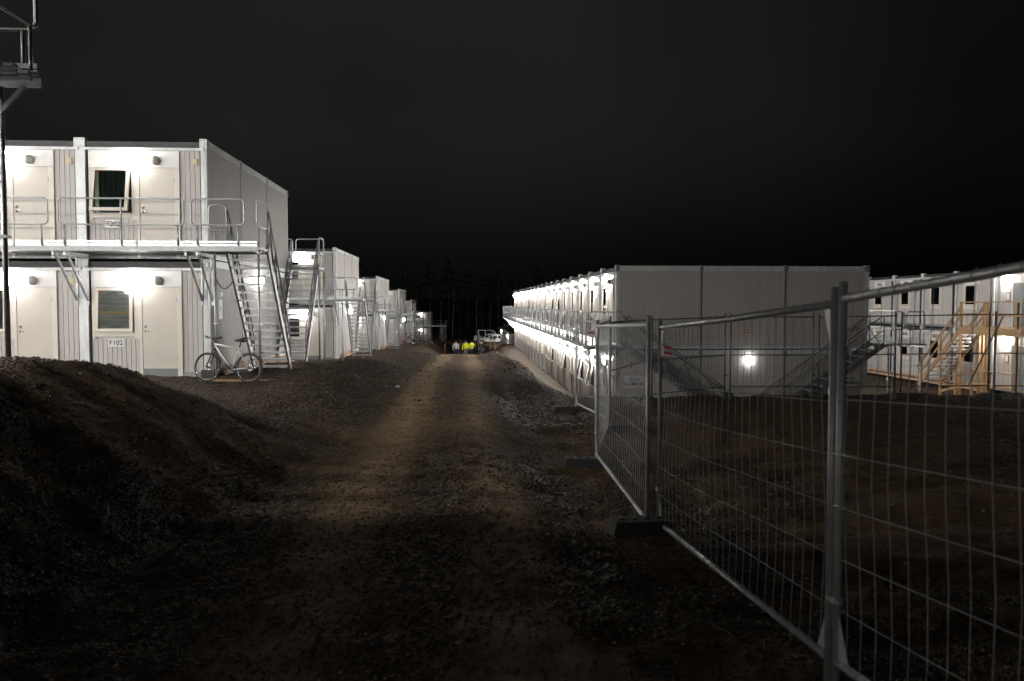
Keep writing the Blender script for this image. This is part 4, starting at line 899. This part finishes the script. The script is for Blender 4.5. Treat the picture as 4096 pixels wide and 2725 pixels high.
# ---------------------------------------------------------------- people
def skin_obj(name, pts, edges, rads, m, parent, sub=2):
    me = bpy.data.meshes.new(name); me.from_pydata(pts, edges, []); me.materials.append(m)
    o = ob(name, me, parent); sk = o.modifiers.new('skin', 'SKIN'); sk.use_smooth_shade = True
    L = me.skin_vertices[0].data
    for i, r in enumerate(rads): L[i].radius = (r, r) if not isinstance(r, tuple) else r
    L[0].use_root = True
    s = o.modifiers.new('sub', 'SUBSURF'); s.levels = sub; s.render_levels = sub
    return o
def person(label, loc, rz, top, legs_m, hood=False, rhand=None, lhand=None, stride=.12, bands=False, look=0.0):
    t = thing('person', label, 'person', loc, rz, 'people walking on the dirt road'); s = stride
    rh = rhand or (-.30, -.06, .80); lh = lhand or (.30, -.06, .80)
    el = lambda sx, h: (sx * .28 + .25 * (h[0] - sx * .2), (h[1]) * .4 + .05, min(1.16, .5 * (1.44 + h[2]) + .02))
    P_ = [(0, 0, .98), (0, .0, 1.2), (0, .0, 1.40), (0, -.01, 1.53), (0, -.03, 1.66), (0, -.03, 1.76)]
    rad = [.14, .13, .14, .055, .095, .07]; E_ = [(0, 1), (1, 2), (2, 3), (3, 4), (4, 5)]
    def add(p, r, par): P_.append(p); rad.append(r); E_.append((par, len(P_) - 1)); return len(P_) - 1
    for sx, h in ((-1, rh), (1, lh)):
        a = add((sx * .19, 0, 1.44), .07, 2); a = add(el(sx, h), .048, a); hd = Vector(h); a = add(h, .034, a)
        e = Vector(el(sx, h)); d = (hd - e).normalized(); side = Vector((0, 1, 0)); pm = add(tuple(hd + d * .07), .034, a)
        for k in range(4):
            f0 = hd + d * .10 + side * (.024 * (k - 1.5)); f1 = f0 + d * (.05 + .008 * (k in (1, 2))) + Vector((-sx * .015, 0, 0)); q_ = add(tuple(f0), .010, pm); add(tuple(f1), .008, q_)
        th = add(tuple(hd + d * .03 - side * .045), .011, a); add(tuple(hd + d * .07 - side * .06), .009, th)
    for sx, st in ((-1, s), (1, -s)):
        a = add((sx * .095, 0, .88), .10, 0); a = add((sx * .10, -st * .55 - .02, .50), .062, a); a = add((sx * .10, -st, .09), .045, a); add((sx * .11, -st - .16, .035), .038, a)
    skin_obj('body', P_, E_, rad, M_skin, t)
    # face and hair
    ob('hair', MB().lathe([(.02, .125), (.075, .10), (.105, .05), (.108, 0), (.10, -.04)][::-1], (0, -.005, 1.69), (0, .12, 1), 14).mesh('hair', M_hair), t)
    b = MB(); b.lathe([(.016, 0), (.012, .03), (.004, .04)], (0, -.115, 1.655), (0, -1, -.2), 6)
    for sx in (-1, 1): b.lathe([(.02, 0), (.012, .012)], (sx * .095, -.02, 1.66), (sx, 0, 0), 8)
    ob('face', b.mesh('face', M_skin), t)
    for sx in (-1, 1): ob('eye', MB().lathe([(.011, 0), (.006, .006)], (sx * .034, -.112, 1.68), (sx * .2, -1, 0), 8).mesh('eye', M_ink), t)
    # jacket
    J = [(0, 0, .90), (0, 0, 1.0), (0, 0, 1.2), (0, 0, 1.41), (0, -.01, 1.51)]; jr = [(.205, .15), (.20, .15), (.19, .15), (.20, .15), (.085, .085)]; je = [(0, 1), (1, 2), (2, 3), (3, 4)]
    for sx, h in ((-1, rh), (1, lh)):
        e = Vector(el(sx, h)); hd = Vector(h); d = (hd - e).normalized()
        J += [(sx * .21, 0, 1.42), tuple(e), tuple(hd - d * .01)]; jr += [.095, .07, .058]; k = len(J); je += [(3, k - 3), (k - 3, k - 2), (k - 2, k - 1)]
    if hood: J.append((0, .10, 1.52)); jr.append(.10); je.append((3, len(J) - 1))
    skin_obj('jacket', J, je, jr, top, t)
    Tp = [(0, 0, .99), (0, 0, .90)]; tr = [(.165, .13), (.16, .13)]; te = [(0, 1)]
    for sx, st in ((-1, s), (1, -s)):
        Tp += [(sx * .10, 0, .82), (sx * .10, -st * .55 - .02, .50), (sx * .10, -st, .11)]; tr += [.105, .085, .072]; k = len(Tp); te += [(1, k - 3), (k - 3, k - 2), (k - 2, k - 1)]
    skin_obj('trousers', Tp, te, tr, legs_m, t)
    for sx, st in ((-1, s), (1, -s)):
        ob('shoe', MB().tube([(sx * .10, -st + .07, .05), (sx * .10, -st, .055), (sx * .105, -st - .10, .05), (sx * .11, -st - .20, .04)], .05, 8, rr=[.04, .05, .048, .035]).mesh('shoe', M_black), t)
    if bands:
        for z in (1.0, 1.17):
            b = MB(); rx, ry = .222, .172; N_ = 20
            for i in range(N_):
                a0 = 2 * math.pi * i / N_; a1 = 2 * math.pi * (i + 1) / N_
                b.quad([(rx * math.cos(a0), ry * math.sin(a0), z), (rx * math.cos(a1), ry * math.sin(a1), z), (rx * math.cos(a1), ry * math.sin(a1), z + .05), (rx * math.cos(a0), ry * math.sin(a0), z + .05)])
            ob('reflective_band', b.mesh('reflective_band', M_refl), t)
    return t
PY = 85.0
def pz(x, y): return hz(x, y)
p1 = person('person in a pale grey sweatshirt and dark trousers walking on the road', (-.98, PY, pz(-.98, PY)), R(4), M_sweat, M_trou)
q = ob('chest_print', MB().lathe([(.06, 0), (.05, .004)], (0, -.172, 1.27), (0, -1, 0), 10).mesh('chest_print', M_ink), p1)
person('person in yellow high-visibility jacket and grey trousers, head bent', (.05, PY, pz(.05, PY)), R(-8), M_hiv, M_troug, rhand=(-.34, -.05, .82), lhand=(.16, -.24, 1.0), stride=.08)
person('person in hooded yellow high-visibility jacket, one hand raised to the head', (.70, PY + .4, pz(.7, PY + .4)), R(175), M_hiv, M_trou, hood=True, rhand=(-.22, -.22, 1.50), bands=True, stride=.16)
person('person in dark clothes beside the hooded yellow jacket', (1.72, PY, pz(1.72, PY)), R(10), M_coat, M_trou, stride=.05)

# ---------------------------------------------------------------- vehicles in the lower yard
def van(label, loc, rz, m, L=5.0, Wd=1.92, H=1.95, nose=.95, stripe=False, lettering=None):
    t = thing('parked_van', label, 'van', loc, rz, 'vans parked in the lower yard'); hw = Wd / 2
    st = [(0, .45, .70, .78, .80), (.08, .30, .85, .92, .90), (.55, .26, .98, 1.02, .97), (nose, .26, 1.04, 1.10, 1.0), (nose + .75, .26, 1.08, H - .18, 1.0), (nose + 1.15, .26, 1.08, H - .04, 1.0), (L * .6, .26, 1.08, H, 1.0), (L - .25, .26, 1.06, H - .02, 1.0), (L - .03, .30, 1.02, H - .12, .98), (L, .38, 1.0, H - .30, .95)]
    b = MB(); n = 8
    for x, zb, zm, zr, k in st:
        w = hw * k; rt = w * (.80 if zr > 1.3 else .9)
        for y, z in ((-w * .93, zb), (-w, zb + .12), (-w, zm), (-rt, zr - .05), (-rt * .7, zr), (rt * .7, zr), (rt, zr - .05), (w, zm), (w, zb + .12), (w * .93, zb)): b.v.append((x, y, z))
    for i in range(len(st) - 1):
        for j in range(10):
            l = (j + 1) % 10; b.f.append((i * 10 + j, (i + 1) * 10 + j, (i + 1) * 10 + l, i * 10 + l)); b.m.append(0); b.sm.append(j not in (2, 6))
    b.f.append(tuple(range(10))); b.f.append(tuple(reversed(range((len(st) - 1) * 10, len(st) * 10)))); b.m += [0, 0]; b.sm += [False, False]
    body = ob('body', b.mesh('body', m), t)
    for s in (-1, 1):
        def side(x0, x1, z0=1.12, z1=None, x0t=None):
            z1 = z1 or H - .2; x0t = x0 if x0t is None else x0t
            yb = s * (hw * (1 - .2 * (z0 - 1.08) / (H - 1.13)) + .008); yt = s * (hw * (1 - .2 * (z1 - 1.08) / (H - 1.13)) + .008)
            p = [(x0, yb, z0), (x1, yb, z0), (x1, yt, z1), (x0t, yt, z1)]; return MB().quad(p if s < 0 else p[::-1]).mesh('side_window', M_carglass)
        ob('side_window', side(nose + .25, nose + 1.25, x0t=nose + .9), t); ob('side_window', side(nose + 1.35, L * .66), t); ob('side_window', side(L * .69, L - .3), t)
        ob('headlight', MB().lathe([(.10, 0), (.07, .05)], (.10, s * hw * .72, .76), (-1, s * .35, .2), 10).mesh('headlight', M_glass), t)
        ob('tail_light', MB().box(L - .03, L + .01, s * hw * .86 - .05, s * hw * .86 + .05, .8, 1.2).mesh('tail_light', M_red), t)
        ob('mirror', MB().box(nose + .35, nose + .47, s * (hw + .04), s * (hw + .2), 1.12, 1.32).mesh('mirror', M_black), t)
        if stripe: ob('stripe', MB().box(nose + .3, L - .1, s * (hw + .004), s * (hw + .012), .62, 1.05).mesh('stripe', M_ink), t)
        for wx in (.85, L - .95):
            w = ob('wheel', MB().lathe([(.2, 0), (.2, .02)], (wx, s * (hw - .0), .33), (0, s, 0), 14).mesh('wheel', M_galv), t)
            ob('tyre', MB().lathe([(.33, -.22), (.335, -.05), (.32, .0), (.21, .005)], (wx, s * (hw - .005), .33), (0, s, 0), 18).mesh('tyre', M_black), w)
    p = [(nose + .06, -hw * .86, 1.12), (nose + .06, hw * .86, 1.12), (nose + .72, hw * .76, H - .22), (nose + .72, -hw * .76, H - .22)]
    ob('windscreen', MB().quad([(x - .015, y, z + .012) for x, y, z in p][::-1]).mesh('windscreen', M_carglass), t)
    ob('bumper', MB().box(-.05, .12, -hw * .8, hw * .8, .30, .52).mesh('bumper', M_black), t)
    return t
VZ = hz(7, 188)
van('white passenger van parked nose towards the road with dark windows', (4.35, 190, hz(5, 190) + .01), 0, M_paint, 5.0)
van('white van parked behind the white passenger van', (3.6, 196.5, hz(5, 196) + .01), 0, M_paint, 5.1, 1.95, 2.0)
van('tall white panel van with dark lower side behind the other vans', (9.2, 204, hz(5, 204) + .01), R(180), M_paint, 6.0, 2.0, 2.75, 1.0, True)
# dark lorry above the low row
T = thing('lorry', 'dark lorry standing behind the low container row', 'lorry', (7.9, 131, hz(7.9, 131)))
ob('cab', MB().prism([(-1.2, .6), (1.2, .6), (1.2, 2.0), (1.1, 3.55), (.9, 3.75), (-.9, 3.75), (-1.1, 3.55), (-1.2, 2.0)], 0, 2.1).mesh('cab', M_navy), T)
ob('windscreen', MB().quad([(-1.05, -.012, 1.95), (1.05, -.012, 1.95), (.98, -.012, 3.1), (-.98, -.012, 3.1)]).mesh('windscreen', M_carglass), T)
ob('cargo_box', MB().box(-1.25, 1.25, 2.3, 8.0, 1.1, 3.85).mesh('cargo_box', M_navy), T)
ob('chassis', MB().box(-.5, .5, .5, 8, .55, 1.05).mesh('chassis', M_black), T)
for s in (-1, 1):
    ob('mirror', MB().box(s * 1.42 - .1, s * 1.42 + .1, .1, .2, 2.2, 2.9).mesh('mirror', M_chrome), T); ob('headlight', MB().box(s * .9 - .18, s * .9 + .18, -.03, .0, .75, .95).mesh('headlight', M_glass), T)
    for y in (1.1, 5.6, 6.8): ob('wheel', MB().lathe([(.5, 0), (.5, .26), (.3, .27)], (s * .95, y, .5), (s, 0, 0), 16).mesh('wheel', M_black), T)

# yard lamp by the vans
T = thing('yard_lamp', 'tall yard floodlight post beside the parked vans behind the long block', 'lamp', (11.9, 182, hz(11.9, 182)))
ob('pole', MB().tube([(0, 0, -.2), (0, 0, 6.2)], .07, 8).mesh('pole', M_galv), T)
ob('lamp_head', MB().box(-.3, .3, -.06, .1, -.22, .22).box(-.27, .27, .101, .115, -.19, .19, 1).mesh('lamp_head', [M_galvd, M_flood]), T, (-.1, .05, 6.3), (R(-35), 0, R(50)))

# ---------------------------------------------------------------- small site furniture
x, y = 1.55, 118; T = thing('sign_post', 'small white sign on a thin steel post by the lower road', 'sign', (x, y, hz(x, y)))
ob('pole', MB().tube([(0, 0, -.1), (0, 0, 2.4)], .03, 7).mesh('pole', M_galv), T); ob('sign_board', MB().box(-.25, .25, -.035, -.028, 1.95, 2.65).mesh('sign_board', M_sign), T)
x, y = 5.6, 125; T = thing('timber_barrier', 'grey timber barrier frame before the white vans', 'barrier', (3.9, 92.0, hz(3.9, 92.0)))
for q in (-1.0, -.45, .9): ob('post', MB().box(q - .06, q + .06, -.06, .06, -.15, 1.15 if q < 0 else .85).mesh('post', M_wood), T)
ob('rail', MB().box(-1.0, -.39, -.09, -.061, 1.0, 1.14).mesh('rail', M_wood), T); ob('rail', MB().box(-1.1, 1.2, -.09, -.061, .18, .30).mesh('rail', M_wood), T)
x, y = -2.5, 100; T = ob('orange_pipe', MB().tube([(0, 0, -.1), (0, 0, 1.1), (.03, 0, 1.22), (.12, 0, 1.27)], .055, 8).mesh('orange_pipe', M_orange), None, (x, y, hz(x, y))); tag(T, 'bent orange pipe standing up on the left road bank', 'pipe')
x, y = -4.4, 104; T = ob('plank', MB().beam((-.9, 0, 1.35), (.9, .3, 0), .15, .05).mesh('plank', M_wood), None, (x, y, hz(x + .9, y))); tag(T, 'timber plank propped against the last front stair', 'timber')
x, y = 2.35, 120; T = thing('tree_stump', 'broken brown tree stump beside the white vans', 'stump', (x, y, hz(x, y)))
b = MB(); b.tube([(0, 0, -.2), (.05, 0, .5), (-.1, 0, 1.3), (-.25, 0, 2.2), (-.35, .05, 2.9)], .3, 9, rr=[.42, .34, .3, .26, .12]); ob('trunk', b.mesh('trunk', M_bark), T)
for q, dx in ((.6, .3), (.5, -.3)): ob('root', MB().tube([(0, 0, .3), (dx, -.2, .1), (dx * 2.2, -.3, -.1)], .1, 6, rr=[.14, .1, .05]).mesh('root', M_bark), T)
x, y = -.9 + 1.3, 119; T = ob('boulder', MB().lathe([(.02, 1.0), (.35, .93), (.62, .6), (.7, .2), (.6, -.1)][::-1], (0, 0, 0), (.1, .05, 1), 9).mesh('boulder', M_conc), None, (x, y, hz(x, y))); tag(T, 'grey boulder on the road edge behind the yellow jackets', 'boulder')
tag(ob('rag', MB().quad([(-.07, -.05, .0), (.05, -.06, .01), (.03, .0, .06), (-.05, .01, .05)], 0).quad([(.05, -.06, .01), (.08, .04, .0), (.01, .06, .03), (.03, 0, .06)]).quad([(-.05, .01, .05), (.03, 0, .06), (.01, .06, .03), (-.06, .05, 0)]).mesh('rag', M_sweat), None, (-1.6, 19.0, hz(-1.6, 19.0)), (0, 0, .5)), 'crumpled pale rag lying on the left road shoulder', 'litter')
tag(ob('timber_block', MB().box(-.1, .1, -.05, .05, 0, .06).mesh('timber_block', M_wood), None, (-4.72, 22.65, hz(-4.72, 22.65)), (0, 0, .4)), 'small timber block under the foot of the F102 stair', 'timber')

# ---------------------------------------------------------------- forest
def tree_meshes(seed):
    r = random.Random(seed); h = r.uniform(15, 20); b = MB(); dx = r.uniform(-.8, .8)
    sp = [(dx * (k / 6) ** 2 + r.uniform(-.06, .06), r.uniform(-.1, .1), h * k / 6) for k in range(7)]
    b.tube(sp, .2, 7, rr=[.22 * (1 - .8 * k / 6) for k in range(7)])
    cr = MB()
    for k in range(26):
        z = h * (.45 + .55 * r.random()); a = r.random() * 6.28; l = (1.1 - z / h) * r.uniform(2.0, 4.2) + .5; k_ = z / h; x0 = dx * k_ * k_
        b.tube([(x0, 0, z), (x0 + l * .5 * math.cos(a), l * .5 * math.sin(a), z + .1), (x0 + l * math.cos(a), l * math.sin(a), z - .2)], .03, 4, rr=[.05, .03, .012])
        for j in range(20):
            f = r.uniform(.25, 1.05); c0 = Vector((x0 + l * f * math.cos(a), l * f * math.sin(a), z + r.uniform(-.3, .35))) + Vector((r.gauss(0, .25), r.gauss(0, .25), 0)); s_ = r.uniform(.14, .34)
            u = Vector((r.gauss(0, 1), r.gauss(0, 1), r.gauss(0, .5))).normalized() * s_; w = Vector((r.gauss(0, 1), r.gauss(0, 1), r.gauss(0, 1))).normalized() * s_ * .6
            cr.quad([c0 - u, c0 + w, c0 + u, c0 - w])
    return b.mesh('trunk', M_bark), cr.mesh('crown', M_leaf)
TM = [tree_meshes(s) for s in range(4)]
spots = [(-7.0, 232), (-3.6, 226), (-1.6, 246), (3.2, 222), (5.2, 244), (7.0, 228), (10.0, 240), (13.5, 232), (-10.5, 244), (-14, 230), (-19, 250), (17, 246), (22, 236), (-25, 238), (28, 250), (1.0, 262), (-5.5, 268), (9, 266), (-32, 255), (35, 245)]
for i, (x, y) in enumerate(spots):
    t = thing('pine_tree', 'tall thin-stemmed dark pine at the forest edge behind the yard', 'tree', (x, y, hz(x, y) - .1), i * 1.3, 'pines at the forest edge')
    s_ = .8 + .35 * random.random(); t.scale = (s_, s_, s_)
    ob('trunk', TM[i % 4][0], t); ob('crown', TM[i % 4][1], t)
    if i == 1: t.rotation_euler.y = .12
